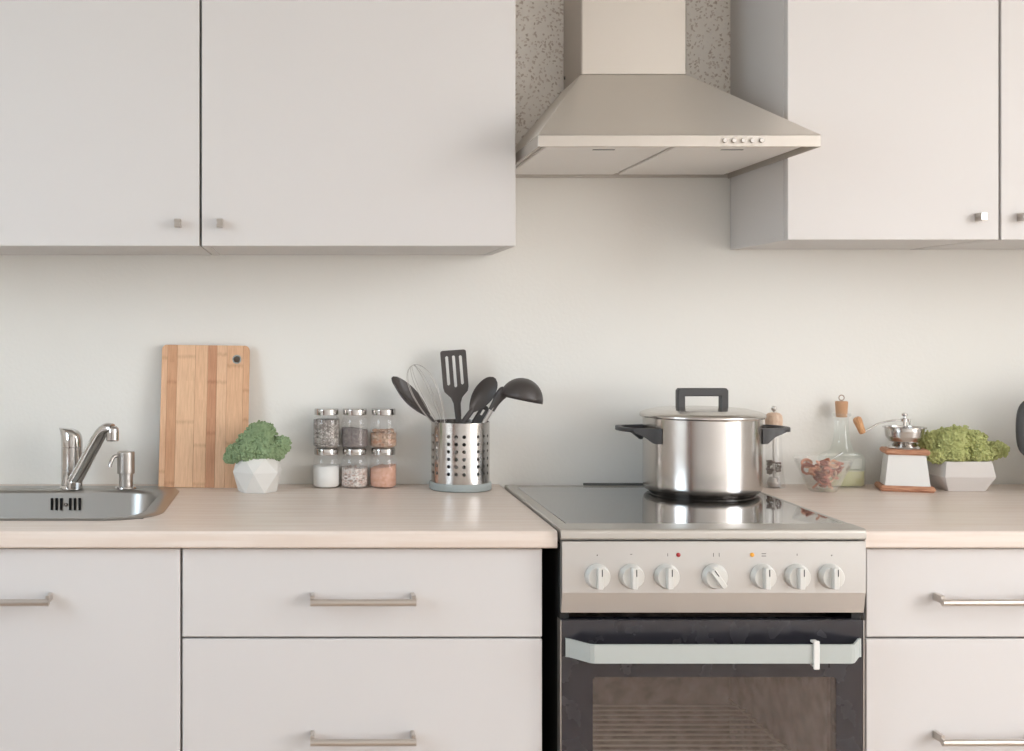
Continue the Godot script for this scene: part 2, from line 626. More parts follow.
func build_cabinets() -> void:
	# base units
	drawer_unit("white three-drawer base cabinet between sink cabinet and cooker", -0.201, 0.4023)
	drawer_unit("white three-drawer base cabinet to the right of the cooker", 0.9407, 1.3385)
	drawer_unit("white three-drawer base cabinet past the coffee mill end of worktop", 1.3415, 1.74)
	var t := thing("sink_cabinet", "white base cabinet with one tall door under the sink", "cabinet", Vector3.ZERO, "base cabinets under the worktop")
	var st := S()
	for x in [-0.797, -0.209]:
		box(st, Vector3(x, 0.4645, 0.278), Vector3(0.016, 0.729, 0.546))
	box(st, Vector3(-0.503, 0.108, 0.278), Vector3(0.572, 0.016, 0.546))
	box(st, Vector3(-0.503, 0.4655, 0.011), Vector3(0.572, 0.699, 0.012))
	obj("body", st, M.white_edge, t)
	obj("plinth", boxm(Vector3(-0.805, 0, 0.02), Vector3(-0.201, 0.099, 0.5)), M.white_edge, t)
	var d := obj("door", boxm(Vector3(-0.803, 0.105, 0.5525), Vector3(-0.2035, 0.828, 0.57), 0.0012), M.white, t)
	bar_handle(d, -0.503, 0.749, 0.57)
	# dark filler strip seen in the gap beside the cooker
	var g := structure("trim_1")
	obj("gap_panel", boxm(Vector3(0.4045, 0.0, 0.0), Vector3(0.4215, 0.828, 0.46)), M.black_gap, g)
	# wall units
	wall_unit("white wall cabinet above the sink", -0.792, -0.1938, 1.3516, 1)
	wall_unit("white wall cabinet above the jars beside the hood", -0.191, 0.4056, 1.3516, -1)
	wall_unit("white wall cabinet between the hood and another wall cabinet", 0.9198, 1.3215, 1.3634, 1)
	wall_unit("white wall cabinet past the one beside the hood", 1.3245, 1.727, 1.3634, -1)

func wall_unit(label: String, x0: float, x1: float, y0: float, side: int) -> void:
	var t := thing("wall_cabinet", label, "cabinet", Vector3.ZERO, "wall cabinets")
	var y1 := y0 + 0.72
	for x in [x0 + 0.008, x1 - 0.008]:
		obj("side_panel", boxm(Vector3(x - 0.008, y0, 0.003), Vector3(x + 0.008, y1, 0.284), 0.0006), M.white, t)
	obj("bottom_panel", boxm(Vector3(x0 + 0.0165, y0 + 0.001, 0.003), Vector3(x1 - 0.0165, y0 + 0.017, 0.283), 0.0006), M.white, t)
	obj("top_panel", boxm(Vector3(x0 + 0.0165, y1 - 0.016, 0.003), Vector3(x1 - 0.0165, y1, 0.283)), M.white_edge, t)
	obj("back_panel", boxm(Vector3(x0 + 0.0165, y0 + 0.018, 0.003), Vector3(x1 - 0.0165, y1 - 0.017, 0.008)), M.white_edge, t)
	var d := obj("door", boxm(Vector3(x0 + 0.0008, y0, 0.2855), Vector3(x1 - 0.0008, y1, 0.302), 0.001), M.white, t)
	var kx := x1 - 0.0405 if side > 0 else x0 + 0.0365
	var st := S()
	box(st, Vector3(kx, y0 + 0.0475, 0.3135), Vector3(0.0118, 0.0052, 0.023), 0.0008)
	box(st, Vector3(kx, y0 + 0.0375, 0.3135), Vector3(0.0118, 0.0058, 0.023), 0.0008)
	box(st, Vector3(kx, y0 + 0.0427, 0.3125), Vector3(0.0106, 0.0048, 0.021), 0.0)
	obj("knob", st, M.handle_metal, d)

func build_worktops() -> void:
	# rounded front edge, swept along x
	worktop("pale oak-look worktop with the sink set into it", -1.49, 0.4232, true)
	worktop("short pale oak-look worktop under the coffee mill and planter", 0.9322, 1.76, false)

func worktop(label: String, x0: float, x1: float, sink: bool) -> void:
	var t := thing("worktop", label, "worktop")
	var y0 := 0.8314
	var y1 := 0.86
	var zf := 0.585
	if not sink:
		obj("slab", slab(x0, x1, 0.001, zf, y0, y1, true), M.counter, t)
		return
	# four pieces round the sink cut-out, meeting flush: one continuous top
	var st := slab(x0, x1, 0.46, zf, y0, y1, true)
	box(st, Vector3((x0 + x1) / 2, (y0 + y1) / 2, 0.0355), Vector3(x1 - x0, y1 - y0, 0.069))
	box(st, Vector3((x0 - 0.725) / 2, (y0 + y1) / 2, 0.265), Vector3(-0.725 - x0, y1 - y0, 0.39))
	box(st, Vector3((x1 - 0.28) / 2, (y0 + y1) / 2, 0.265), Vector3(x1 + 0.28, y1 - y0, 0.39))
	obj("slab", st, M.counter, t)

func slab(x0: float, x1: float, z0: float, z1: float, y0: float, y1: float, _round: bool) -> SurfaceTool:
	var st := S()
	var pts := [Vector2(z0, y0), Vector2(z1 - 0.003, y0), Vector2(z1, y0 + 0.003)]
	for k in 7:
		var a := PI / 2 * k / 6.0
		pts.append(Vector2(z1 - 0.006 + 0.006 * cos(a), y1 - 0.006 + 0.006 * sin(a)))
	pts.append(Vector2(z0, y1))
	var poly := PackedVector2Array()
	for p in pts:
		poly.append(p)
	var idx := Geometry2D.triangulate_polygon(poly)
	for k in range(0, idx.size(), 3):
		for s in [[x0, 1], [x1, -1]]:
			tri(st, Vector3(s[0], poly[idx[k]].y, poly[idx[k]].x), Vector3(s[0], poly[idx[k + 1]].y, poly[idx[k + 1]].x), Vector3(s[0], poly[idx[k + 2]].y, poly[idx[k + 2]].x))
	var n := poly.size()
	for i in n:
		var j := (i + 1) % n
		st.set_smooth_group(1 if i >= 2 and i <= 9 else i + 20)
		quad(st, Vector3(x0, poly[i].y, poly[i].x), Vector3(x1, poly[i].y, poly[i].x), Vector3(x1, poly[j].y, poly[j].x), Vector3(x0, poly[j].y, poly[j].x))
	return st


# ------------------------------------------------------------------ range hood
func build_hood() -> void:
	var t := thing("range_hood", "brushed steel chimney range hood over the cooker", "range hood", Vector3(0.667, 1.517, 0))
	var w := 0.25
	var st := S()
	# pyramid: from the top of the front strip to the foot of the chimney
	var lo := [Vector3(-w, 0.0205, 0.004), Vector3(w, 0.0205, 0.004), Vector3(w, 0.0205, 0.455), Vector3(-w, 0.0205, 0.455)]
	var hi := [Vector3(-0.108, 0.187, 0.004), Vector3(0.108, 0.187, 0.004), Vector3(0.108, 0.187, 0.168), Vector3(-0.108, 0.187, 0.168)]
	for k in 4:
		var j := (k + 1) % 4
		quad(st, lo[j], lo[k], hi[k], hi[j])
	quad(st, hi[0], hi[3], hi[2], hi[1])
	obj("canopy", st, M.hood, t)
	var r := S()
	box(r, Vector3(0, 0.010, 0.4535), Vector3(2 * w, 0.021, 0.003), 0.0008)
	box(r, Vector3(-w + 0.0015, 0.010, 0.228), Vector3(0.003, 0.021, 0.448), 0.0008)
	box(r, Vector3(w - 0.0015, 0.010, 0.228), Vector3(0.003, 0.021, 0.448), 0.0008)
	box(r, Vector3(0, 0.011, 0.0055), Vector3(2 * w - 0.006, 0.019, 0.003), 0.0008)
	obj("rim_strip", r, M.chimney, t)
	obj("chimney", boxm(Vector3(-0.106, 0.187, 0.004), Vector3(0.107, 1.05, 0.165), 0.003), M.chimney, t)
	var u := S()
	box(u, Vector3(0, 0.0115, 0.23), Vector3(2 * w - 0.008, 0.003, 0.444))
	obj("underside", u, M.hood_inner, t)
	for s in [-1.0, 1.0]:
		var f := obj("filter", boxm(Vector3(s * 0.117 - 0.112, 0.0045, 0.03), Vector3(s * 0.117 + 0.112, 0.0098, 0.415), 0.0015), M.hood_inner, t)
		obj("slot", boxm(Vector3(s * 0.117 - 0.02, 0.0038, 0.385), Vector3(s * 0.117 + 0.02, 0.0046, 0.391)), M.mark, f)
	for k in 5:
		obj("button", lathed([Vector2(0, 0), Vector2(0.0045, 0), Vector2(0.0045, 0.003), Vector2(0.0038, 0.004), Vector2(0, 0.004)], 16, Transform3D(Basis(Vector3.RIGHT, PI / 2), Vector3(0.0795 + 0.0163 * k, 0.0105, 0.455))), M.chrome, t)
	obj("screw", lathed([Vector2(0, 0), Vector2(0.004, 0), Vector2(0.003, 0.002), Vector2(0, 0.002)], 12, Transform3D(Basis(Vector3.FORWARD, -PI / 2), Vector3(-0.106, 0.212, 0.02))), M.mark, t)


# ------------------------------------------------------------------ cooker
func build_cooker() -> void:
	var x0 := 0.4275
	var x1 := 0.9285
	var cx := (x0 + x1) / 2
	var t := thing("cooker", "freestanding steel electric cooker with seven knobs and glass oven door", "cooker")
	# carcass round the oven cavity
	var b := S()
	box(b, Vector3(x0 + 0.008, 0.42, 0.30), Vector3(0.016, 0.84, 0.56))
	box(b, Vector3(x1 - 0.008, 0.42, 0.30), Vector3(0.016, 0.84, 0.56))
	box(b, Vector3(cx, 0.42, 0.03), Vector3(x1 - x0 - 0.034, 0.84, 0.016))
	box(b, Vector3(cx, 0.775, 0.285), Vector3(x1 - x0 - 0.034, 0.12, 0.49))
	box(b, Vector3(cx, 0.07, 0.31), Vector3(x1 - x0 - 0.034, 0.14, 0.54))
	obj("body", b, M.dark, t)
	# hob: steel frame with a rounded front, black glass, a raised lip at the back
	var f := slab(x0 - 0.001, x1 + 0.0005, 0.54, 0.598, 0.8475, 0.8655, true)
	box(f, Vector3((x0 + 0.448) / 2 - 0.0005, 0.8565, 0.2955), Vector3(0.448 - x0 + 0.001, 0.018, 0.489), 0.002)
	box(f, Vector3((x1 + 0.921) / 2, 0.8565, 0.2955), Vector3(x1 - 0.921, 0.018, 0.489), 0.002)
	box(f, Vector3(cx, 0.8557, 0.068), Vector3(x1 - x0, 0.018, 0.034), 0.002)
	obj("hob_frame", f, M.hob_frame, t)
	obj("back_lip", boxm(Vector3(0.592, 0.8648, 0.052), Vector3(0.84, 0.8695, 0.0555), 0.0005), M.mark, t)
	obj("hob_glass", boxm(Vector3(0.448, 0.850, 0.085), Vector3(0.921, 0.8648, 0.54), 0.0006), M.hob_glass, t)
	# control panel, its foot bent back
	var p := S()
	var prof := [Vector2(0.5955, 0.8455), Vector2(0.597, 0.844), Vector2(0.597, 0.7605), Vector2(0.589, 0.7262), Vector2(0.56, 0.7262), Vector2(0.56, 0.8455)]
	for i in prof.size():
		var q: Vector2 = prof[i]
		var s: Vector2 = prof[(i + 1) % prof.size()]
		quad(p, Vector3(x0 + 0.001, s.y, s.x), Vector3(x1, s.y, s.x), Vector3(x1, q.y, q.x), Vector3(x0 + 0.001, q.y, q.x))
	for x in [x0 + 0.001, x1]:
		for i in range(1, prof.size() - 1):
			tri(p, Vector3(x, prof[0].y, prof[0].x), Vector3(x, prof[i].y, prof[i].x), Vector3(x, prof[i + 1].y, prof[i + 1].x))
	var panel := obj("control_panel", p, M.panel, t)
	for k in [[0.4888, 0.0], [0.5449, 0.0], [0.6026, 0.0], [0.6815, 36.0], [0.7612, 0.0], [0.8173, 0.0], [0.8727, 0.0]]:
		var n := obj("knob", lathed([Vector2(0, 0), Vector2(0.0205, 0), Vector2(0.0205, 0.004), Vector2(0.0188, 0.007), Vector2(0.0182, 0.012), Vector2(0.0172, 0.0135), Vector2(0, 0.0135)], 36), M.knob, t, Vector3(k[0] - 0.0026, 0.788, 0.597))
		n.rotation = Vector3(PI / 2, 0, 0)
		n.rotation_order = EULER_ORDER_ZXY
		n.basis = Basis(Vector3.BACK, deg_to_rad(k[1])) * Basis(Vector3.RIGHT, PI / 2)
		var g := S()
		var gp := rounded_rect(Vector2(-0.0046, -0.0178), Vector2(0.0046, 0.0178), [0.0025, 0.0025, 0.0025, 0.0025], 4)
		plate(g, gp, 0.0, 0.0115, 0.0012)
		var go := obj("grip", g, M.knob, n, Vector3(0, 0.0125, 0))
		go.basis = Basis(Vector3.RIGHT, -PI / 2)
		var po := obj("pointer", boxm(Vector3(-0.0007, 0.004, 0.0), Vector3(0.0007, 0.0155, 0.0004)), M.dark, n, Vector3(0.0022, 0.02405, 0))
		po.basis = Basis(Vector3.RIGHT, -PI / 2)
	for l in [[0.6197, M.red], [0.7412, M.amber]]:
		obj("indicator_lamp", lathed([Vector2(0, 0), Vector2(0.0036, 0), Vector2(0.0034, 0.0012), Vector2(0.002, 0.002), Vector2(0, 0.0023)], 16, Transform3D(Basis(Vector3.RIGHT, PI / 2), Vector3(l[0], 0.8232, 0.597))), l[1], panel)
	for q in [[0.4862, 0.8225, 0.002, 0.0022], [0.5421, 0.824, 0.0035, 0.001], [0.6022, 0.8232, 0.001, 0.005], [0.6775, 0.8232, 0.001, 0.006], [0.687, 0.8232, 0.0008, 0.006], [0.7605, 0.8252, 0.0075, 0.0011], [0.7605, 0.8212, 0.0075, 0.0011], [0.8152, 0.8235, 0.0012, 0.0035], [0.8722, 0.8222, 0.0022, 0.0022]]:
		obj("marking", boxm(Vector3(q[0] - q[2] / 2, q[1] - q[3] / 2, 0.5968), Vector3(q[0] + q[2] / 2, q[1] + q[3] / 2, 0.5972)), M.mark, panel)
	# vent gap with small tabs
	obj("vent_gap", boxm(Vector3(x0 + 0.017, 0.7145, 0.531), Vector3(x1 - 0.017, 0.7262, 0.535)), M.black_gap, t)
	for k in 9:
		obj("vent_tab", boxm(Vector3(0.45 + k * 0.056, 0.7235, 0.572), Vector3(0.4528 + k * 0.056, 0.7255, 0.578)), M.mark, t)
	# cavity
	var c := S()
	box(c, Vector3(0.462, 0.425, 0.31), Vector3(0.01, 0.56, 0.46))
	box(c, Vector3(0.895, 0.425, 0.31), Vector3(0.01, 0.56, 0.46))
	box(c, Vector3(cx, 0.425, 0.075), Vector3(0.43, 0.56, 0.01))
	box(c, Vector3(cx, 0.70, 0.31), Vector3(0.43, 0.01, 0.46))
	box(c, Vector3(cx, 0.15, 0.31), Vector3(0.43, 0.01, 0.46))
	obj("oven_cavity", c, M.enamel, t)
	for y in [0.432, 0.29]:
		var k := S()
		for i in 14:
			var z := 0.15 + i * 0.0285
			tube(k, [Vector3(0.47, y, z), Vector3(0.887, y, z)], [0.0022], 6)
		for x in [0.475, 0.882]:
			tube(k, [Vector3(x, y - 0.003, 0.10), Vector3(x, y - 0.003, 0.525)], [0.0028], 6)
		obj("oven_rack", k, M.rack, t)
	# door
	var d := Node3D.new()
	d.name = "oven_door"
	t.add_child(d)
	var ds := S()
	var z0 := 0.568
	var z1 := 0.59
	plate(ds, rounded_rect(Vector2(x0 + 0.001, 0.16), Vector2(x1 - 0.001, 0.7145), [0.003, 0.003, 0.003, 0.003], 3), z0, z1, 0.0012, [rounded_rect(Vector2(0.4805, 0.24), Vector2(0.883, 0.62), [0.004, 0.004, 0.004, 0.004], 4)])
	obj("glass_front", ds, M.oven_glass, d)
	obj("window_pane", boxm(Vector3(0.4808, 0.2403, 0.5875), Vector3(0.8827, 0.6197, 0.5893)), M.oven_pane, d)
	for x in [x0 + 0.0002, x1 - 0.0002]:
		obj("edge_strip", boxm(Vector3(x - 0.0011, 0.16, 0.5675), Vector3(x + 0.0011, 0.714, 0.5908), 0.0005), M.brushed, d)
	# bow handle: flat bar with slanting ends
	var hs := S()
	var path := [[0.4345, 0.5895], [0.4405, 0.5925], [0.466, 0.6255], [0.4725, 0.6285], [0.888, 0.6285], [0.8945, 0.6255], [0.917, 0.5925], [0.922, 0.5895]]
	var rings := []
	for q in path:
		rings.append([Vector3(q[0], 0.6545, q[1]), Vector3(q[0], 0.6845, q[1]), Vector3(q[0], 0.6845, q[1] + 0.005), Vector3(q[0], 0.6545, q[1] + 0.005)])
	for k in rings.size() - 1:
		for i in 4:
			quad(hs, rings[k][(i + 1) % 4], rings[k][i], rings[k + 1][i], rings[k + 1][(i + 1) % 4])
	var h := obj("handle", hs, M.plastic, d)
	var cs := S()
	box(cs, Vector3(0.8305, 0.6685, 0.6355), Vector3(0.0095, 0.046, 0.004), 0.001)
	box(cs, Vector3(0.8305, 0.6885, 0.629), Vector3(0.0095, 0.004, 0.014), 0.001)
	box(cs, Vector3(0.8305, 0.6505, 0.629), Vector3(0.0095, 0.004, 0.014), 0.001)
	obj("clip", cs, M.ceramic, h)


# ------------------------------------------------------------------ sink, tap, soap dispenser
func build_sink() -> void:
	var t := thing("sink", "stainless steel inset sink with overflow slots", "sink")
	var st := S()
	# outlines in plan (x, z): outer rim, opening, basin floor
	var outer := plan(-0.755, -0.2515, 0.045, 0.482, 0.10)
	var lip := plan(-0.751, -0.2555, 0.049, 0.478, 0.098)
	var open := plan(-0.722, -0.286, 0.118, 0.466, 0.085)
	var low := plan(-0.705, -0.303, 0.135, 0.449, 0.07)
	var y := 0.861
	var rings := [ring_at(outer, y - 0.0008), ring_at(lip, y + 0.0022), ring_at(open, y + 0.0012), ring_at(plan(-0.718, -0.290, 0.122, 0.462, 0.083), y - 0.006), ring_at(low, y - 0.145), ring_at(plan(-0.685, -0.323, 0.155, 0.429, 0.06), y - 0.16)]
	skin(st, rings, true, false)
	st.set_smooth_group(9)
	var last: Array = rings[-1]
	var mid := Vector3(-0.504, y - 0.163, 0.292)
	for i in last.size():
		tri(st, mid, last[i], last[(i + 1) % last.size()])
	obj("basin", st, M.sink, t)
	for k in [0, 1, 2, 3.9, 4.9, 5.9]:
		obj("overflow_slot", boxm(Vector3(-0.5135 + k * 0.0096, 0.824, 0.1225), Vector3(-0.5092 + k * 0.0096, 0.848, 0.1285)), M.black_gap, t)
	obj("overflow_screw", lathed([Vector2(0, 0), Vector2(0.004, 0), Vector2(0.003, 0.002), Vector2(0, 0.0025)], 12, Transform3D(Basis(Vector3.RIGHT, PI / 2), Vector3(-0.4826, 0.835, 0.1265))), M.chrome, t)
	obj("drain", lathed([Vector2(0.03, 0), Vector2(0.045, 0), Vector2(0.045, 0.003), Vector2(0.03, 0.001)], 24, Transform3D(Basis(), Vector3(-0.504, y - 0.161, 0.292))), M.chrome, t)
	# tap
	var f := thing("tap", "chrome mixer tap with slanting spout behind the sink", "tap", Vector3(-0.4775, 0.863, 0.088))
	obj("body", lathed([Vector2(0, 0), Vector2(0.0235, 0), Vector2(0.0235, 0.004), Vector2(0.0222, 0.006), Vector2(0.0222, 0.038), Vector2(0.0216, 0.0386), Vector2(0.0216, 0.0396), Vector2(0.0222, 0.0402), Vector2(0.0222, 0.086), Vector2(0, 0.086)], 40), M.chrome, f)
	# lever cap: a dome whose top slopes and runs out to a tip on the left
	var lr := []
	for k in 11:
		var v := k / 10.0
		var ring := []
		for i in 28:
			var a := TAU * i / 28
			var rr := 0.0222 * sqrt(1.0 - 0.72 * pow(v, 3.0))
			var rl := 0.0222 * (1.0 + 0.22 * pow(v, 3.0))
			ring.append(Vector3(cos(a) * (rl if cos(a) < 0 else rr), 0.0868 + v * 0.039 - 0.003 * v * v * (1.0 + cos(a)), sin(a) * 0.0222 * sqrt(1.0 - 0.65 * pow(v, 4.0))))
		lr.append(ring)
	var ls := S()
	skin(ls, lr, true, true)
	var lever := obj("lever", ls, M.chrome, f)
	obj("temperature_dot", lathed([Vector2(0, 0), Vector2(0.0032, 0), Vector2(0.0026, 0.0012), Vector2(0, 0.0014)], 12, Transform3D(Basis(Vector3.RIGHT, PI / 2), Vector3(-0.001, 0.103, 0.0205))), M.dark, lever)
	var sp := curve([Vector3(0.006, 0.014, 0.012), Vector3(0.022, 0.038, 0.026), Vector3(0.058, 0.098, 0.058), Vector3(0.074, 0.122, 0.071), Vector3(0.086, 0.1305, 0.079), Vector3(0.097, 0.130, 0.084)], 6)
	var rad := []
	for k in sp.size():
		rad.append(lerpf(0.0155, 0.0125, float(k) / sp.size()))
	obj("spout", tubed(sp, rad, 20, 0.9), M.chrome, f)
	obj("aerator", lathed([Vector2(0, -0.022), Vector2(0.0115, -0.022), Vector2(0.0125, -0.02), Vector2(0.0125, -0.004), Vector2(0.0118, 0.003), Vector2(0.008, 0.0075), Vector2(0, 0.009)], 28, Transform3D(Basis(), Vector3(0.098, 0.1285, 0.084))), M.chrome, f)
	obj("spout_collar", lathed([Vector2(0, 0), Vector2(0.0165, 0), Vector2(0.0165, 0.014), Vector2(0.0155, 0.016), Vector2(0, 0.016)], 28, Transform3D(Basis(), Vector3(0.008, 0.002, 0.014))), M.chrome, f)
	# soap dispenser
	var d := thing("soap_dispenser", "small chrome soap dispenser with bent nozzle beside the tap", "soap dispenser", Vector3(-0.3655, 0.863, 0.088))
	obj("base", lathed([Vector2(0, 0), Vector2(0.0215, 0), Vector2(0.0225, 0.0015), Vector2(0.0215, 0.004), Vector2(0.0155, 0.0055), Vector2(0, 0.0055)], 32), M.chrome, d)
	obj("neck", lathed([Vector2(0.0145, 0.0045), Vector2(0.0145, 0.032), Vector2(0, 0.032)], 32), M.brushed, d)
	obj("pump_head", lathed([Vector2(0, 0.031), Vector2(0.0178, 0.031), Vector2(0.0182, 0.0325), Vector2(0.0182, 0.074), Vector2(0.0172, 0.0765), Vector2(0, 0.077)], 32), M.brushed, d)
	obj("nozzle", tubed(curve([Vector3(-0.014, 0.068, 0.004), Vector3(-0.024, 0.066, 0.008), Vector3(-0.029, 0.056, 0.011), Vector3(-0.0315, 0.046, 0.012)], 5), [0.0042], 12), M.chrome, d)

func plan(x0: float, x1: float, z0: float, z1: float, r: float) -> PackedVector2Array:
	return rounded_rect(Vector2(x0, z0), Vector2(x1, z1), [r * 0.75, r * 0.75, r, r], 10)

func ring_at(p: PackedVector2Array, y: float) -> Array:
	var out := []
	for q in p:
		out.append(Vector3(q.x, y, q.y))
	return out


# ------------------------------------------------------------------ pot on the hob
func build_pot() -> void:
	var at := Vector3(0.8065, 0.865, 0.158)
	var t := thing("cooking_pot", "large stainless steel cooking pot standing on the hob", "pot", at)
	var r := 0.1152
	var prof := [Vector2(0, 0), Vector2(0.1005, 0), Vector2(0.102, 0.001), Vector2(0.1025, 0.0025)]
	for k in 10:
		var a := PI / 2 * k / 9.0
		prof.append(Vector2(r - 0.0125 + 0.0125 * sin(a), 0.003 + 0.015 * (1 - cos(a))))
	prof += [Vector2(r, 0.022), Vector2(r, 0.150), Vector2(r, 0.1535), Vector2(r + 0.0012, 0.155), Vector2(r - 0.001, 0.156), Vector2(r - 0.002, 0.153), Vector2(r - 0.003, 0.02), Vector2(0.09, 0.006), Vector2(0, 0.006)]
	obj("body", lathed(prof, 96), M.steel, t)
	for s in [-1.0, 1.0]:
		# loop handle: two arms that taper outwards and meet in a cross bar
		var h := S()
		for q in [-1.0, 1.0]:
			arm(h, s, q)
		var rr := []
		for k in 9:
			var a := -PI / 2 + PI * k / 8.0
			var ox: float = s * (0.1495 + 0.0225 * cos(a))
			var oz := 0.046 * sin(a)
			var y0 := 0.124
			rr.append([Vector3(ox - s * 0.011, y0, oz * 0.8), Vector3(ox, y0 + 0.001, oz), Vector3(ox, y0 + 0.0085, oz), Vector3(ox - s * 0.011, y0 + 0.0085, oz * 0.8)])
		skin(h, rr, true, true)
		obj("handle", h, M.black_plastic, t)
	var l := thing("pot_lid", "domed steel lid with square black handle on the pot", "lid", at + Vector3(0, 0.1562, 0))
	obj("disc", lathed([Vector2(0.1182, -0.004), Vector2(0.1205, -0.004), Vector2(0.1216, -0.002), Vector2(0.1214, 0.0015), Vector2(0.1195, 0.0036), Vector2(0.113, 0.0068), Vector2(0.09, 0.0120), Vector2(0.05, 0.0150), Vector2(0, 0.0160), Vector2(0, 0.0145), Vector2(0.09, 0.0105), Vector2(0.1182, 0.001), Vector2(0.1182, -0.004)], 96), M.lid_steel, l)
	var p := PackedVector2Array()
	for q in [[-0.051, 0.011], [-0.036, 0.011], [-0.036, 0.0375], [0.036, 0.0375], [0.036, 0.011], [0.051, 0.011], [0.051, 0.0495], [0.047, 0.0535], [-0.047, 0.0535], [-0.051, 0.0495]]:
		p.append(Vector2(q[0], q[1]))
	var hs := S()
	plate(hs, p, -0.009, 0.009, 0.002)
	obj("handle", hs, M.black_plastic, l)

func arm(st: SurfaceTool, s: float, q: float) -> void:
	var out := [[0.099, 0.1025, 0.1325, 0.0615], [0.112, 0.1025, 0.1325, 0.055], [0.128, 0.115, 0.1325, 0.05], [0.151, 0.124, 0.1325, 0.0455]]
	var rings := []
	for k in out:
		rings.append([Vector3(s * k[0], k[1], q * (k[3] - 0.012)), Vector3(s * k[0], k[1], q * k[3]), Vector3(s * k[0], k[2], q * k[3]), Vector3(s * k[0], k[2], q * (k[3] - 0.012))])
	for k in rings.size() - 1:
		for i in 4:
			quad(st, rings[k][i], rings[k][(i + 1) % 4], rings[k + 1][(i + 1) % 4], rings[k + 1][i])
	quad(st, rings[0][0], rings[0][1], rings[0][2], rings[0][3])


# ------------------------------------------------------------------ cutting board
func build_board() -> void:
	var t := thing("cutting_board", "bamboo cutting board with metal-ringed hole leaning on the wall", "cutting board", Vector3(-0.2085, 0.8605, 0.0595))
	t.rotation_degrees = Vector3(-7.2, 0, -0.7)
	var w := 0.187
	var h := 0.301
	var cuts := [0.0, 0.067, 0.178, 0.385, 0.525, 0.63, 0.745, 0.93, 1.0]
	var tones := [Color(0.89, 0.715, 0.57), Color(0.815, 0.62, 0.475), Color(0.91, 0.745, 0.60), Color(0.90, 0.73, 0.585), Color(0.785, 0.58, 0.445), Color(0.90, 0.735, 0.595), Color(0.885, 0.71, 0.565), Color(0.855, 0.67, 0.525)]
	for k in 8:
		var c: Color = tones[k]
		var m := tri_mat(bamboo_tex(c, 60 + k), Vector3(18, 3.3, 18), 0.55, false)
		m.uv1_offset = Vector3(0, 0.13 * k, 0)
		var lo := Vector2(-w / 2 + w * cuts[k] + 0.00015, 0)
		var hi := Vector2(-w / 2 + w * cuts[k + 1] - 0.00015, h)
		var rr := [0.004 if k == 0 else 0.0, 0.004 if k == 7 else 0.0, 0.0105 if k == 7 else 0.0, 0.0105 if k == 0 else 0.0]
		var holes := []
		if k == 6:
			holes = [circle(Vector2(0.0665, 0.2715), 0.0098, 24)]
		var st := S()
		plate(st, rounded_rect(lo, hi, rr, 6), -0.015, 0.0, 0.0004, holes)
		obj("strip", st, m, t)
	var g := S()
	plate(g, circle(Vector2(0.0665, 0.2715), 0.0097, 24), -0.0145, 0.0004, 0.0004, [circle(Vector2(0.0665, 0.2715), 0.0072, 20)])
	var go := obj("grommet", g, M.rubber, t)
	go.set_meta("label", "grey metal ring lining the hanging hole")

func bamboo_tex(c: Color, seed_: int) -> ImageTexture:
	# long fibres with a few darker nodes across
	var nx := 64
	var ny := 256
	var im := Image.create(nx, ny, false, Image.FORMAT_RGB8)
	var f := FastNoiseLite.new()
	f.seed = seed_
	f.frequency = 0.06
	var r := RandomNumberGenerator.new()
	r.seed = seed_
	var nodes := [r.randi_range(20, 110), r.randi_range(140, 235)]
	for y in ny:
		for x in nx:
			var v := 0.05 * f.get_noise_2d(x * 4.0, y * 0.25) + 0.03 * f.get_noise_2d(x * 11.0, y * 0.6) + 0.03 * f.get_noise_2d(300.0 + x * 0.5, y * 0.2)
			for q in nodes:
				var d := absf(y - q + 2.0 * f.get_noise_2d(x * 2.0, 77.0)) / 5.0
				if d < 1.0:
					v -= 0.12 * (1.0 - d) * (0.6 + 0.4 * f.get_noise_2d(x * 3.0, y * 1.5))
			im.set_pixel(x, y, Color(c.r + v, c.g + v * 1.05, c.b + v))
	return ImageTexture.create_from_image(im)


# ------------------------------------------------------------------ moss planters
func moss_clump(parent: Node3D, c: Vector3, r: Vector3, m: Material, seed_: int) -> void:
	var f := FastNoiseLite.new()
	f.seed = seed_
	f.noise_type = FastNoiseLite.TYPE_CELLULAR
	f.cellular_return_type = FastNoiseLite.RETURN_DISTANCE
	f.frequency = 210.0
	f.fractal_type = FastNoiseLite.FRACTAL_NONE
	var g := FastNoiseLite.new()
	g.seed = seed_ + 1
	g.frequency = 60.0
	var st := S()
	st.set_smooth_group(1)
	var nu := 72
	var nv := 44
	var pts := []
	for j in nv + 1:
		var row := []
		for i in nu:
			var a := TAU * i / nu
			var b := -PI / 2 + PI * j / nv
			var d := Vector3(cos(a) * cos(b), sin(b), sin(a) * cos(b))
			var p := c + d * r
			var k := f.get_noise_3dv(p)
			var k2 := g.get_noise_3dv(p)
			var amp := 0.9 - 0.34 * k + 0.2 * k2
			row.append(c + d * r * amp * 0.86)
		pts.append(row)
	for j in nv:
		for i in nu:
			var i2 := (i + 1) % nu
			for q in [[j, i], [j + 1, i2], [j + 1, i], [j, i], [j, i2], [j + 1, i2]]:
				st.add_vertex(pts[q[0]][q[1]])
	# curly tips standing proud of the clump, each a small lumpy knob
	var q := RandomNumberGenerator.new()
	q.seed = seed_
	for k in 280:
		var d := Vector3(q.randfn(), q.randfn(), q.randfn()).normalized()
		var p := c + d * r * q.randf_range(0.84, 1.08)
		var kr := q.randf_range(0.0018, 0.0036)
		blob(st, p, Vector3(kr, kr * q.randf_range(0.6, 1.2), kr), 7, 5, Basis(d.cross(Vector3(0.3, 0.5, 0.8)).normalized(), q.randf() * TAU))
	obj("moss_clump", st, m, parent)

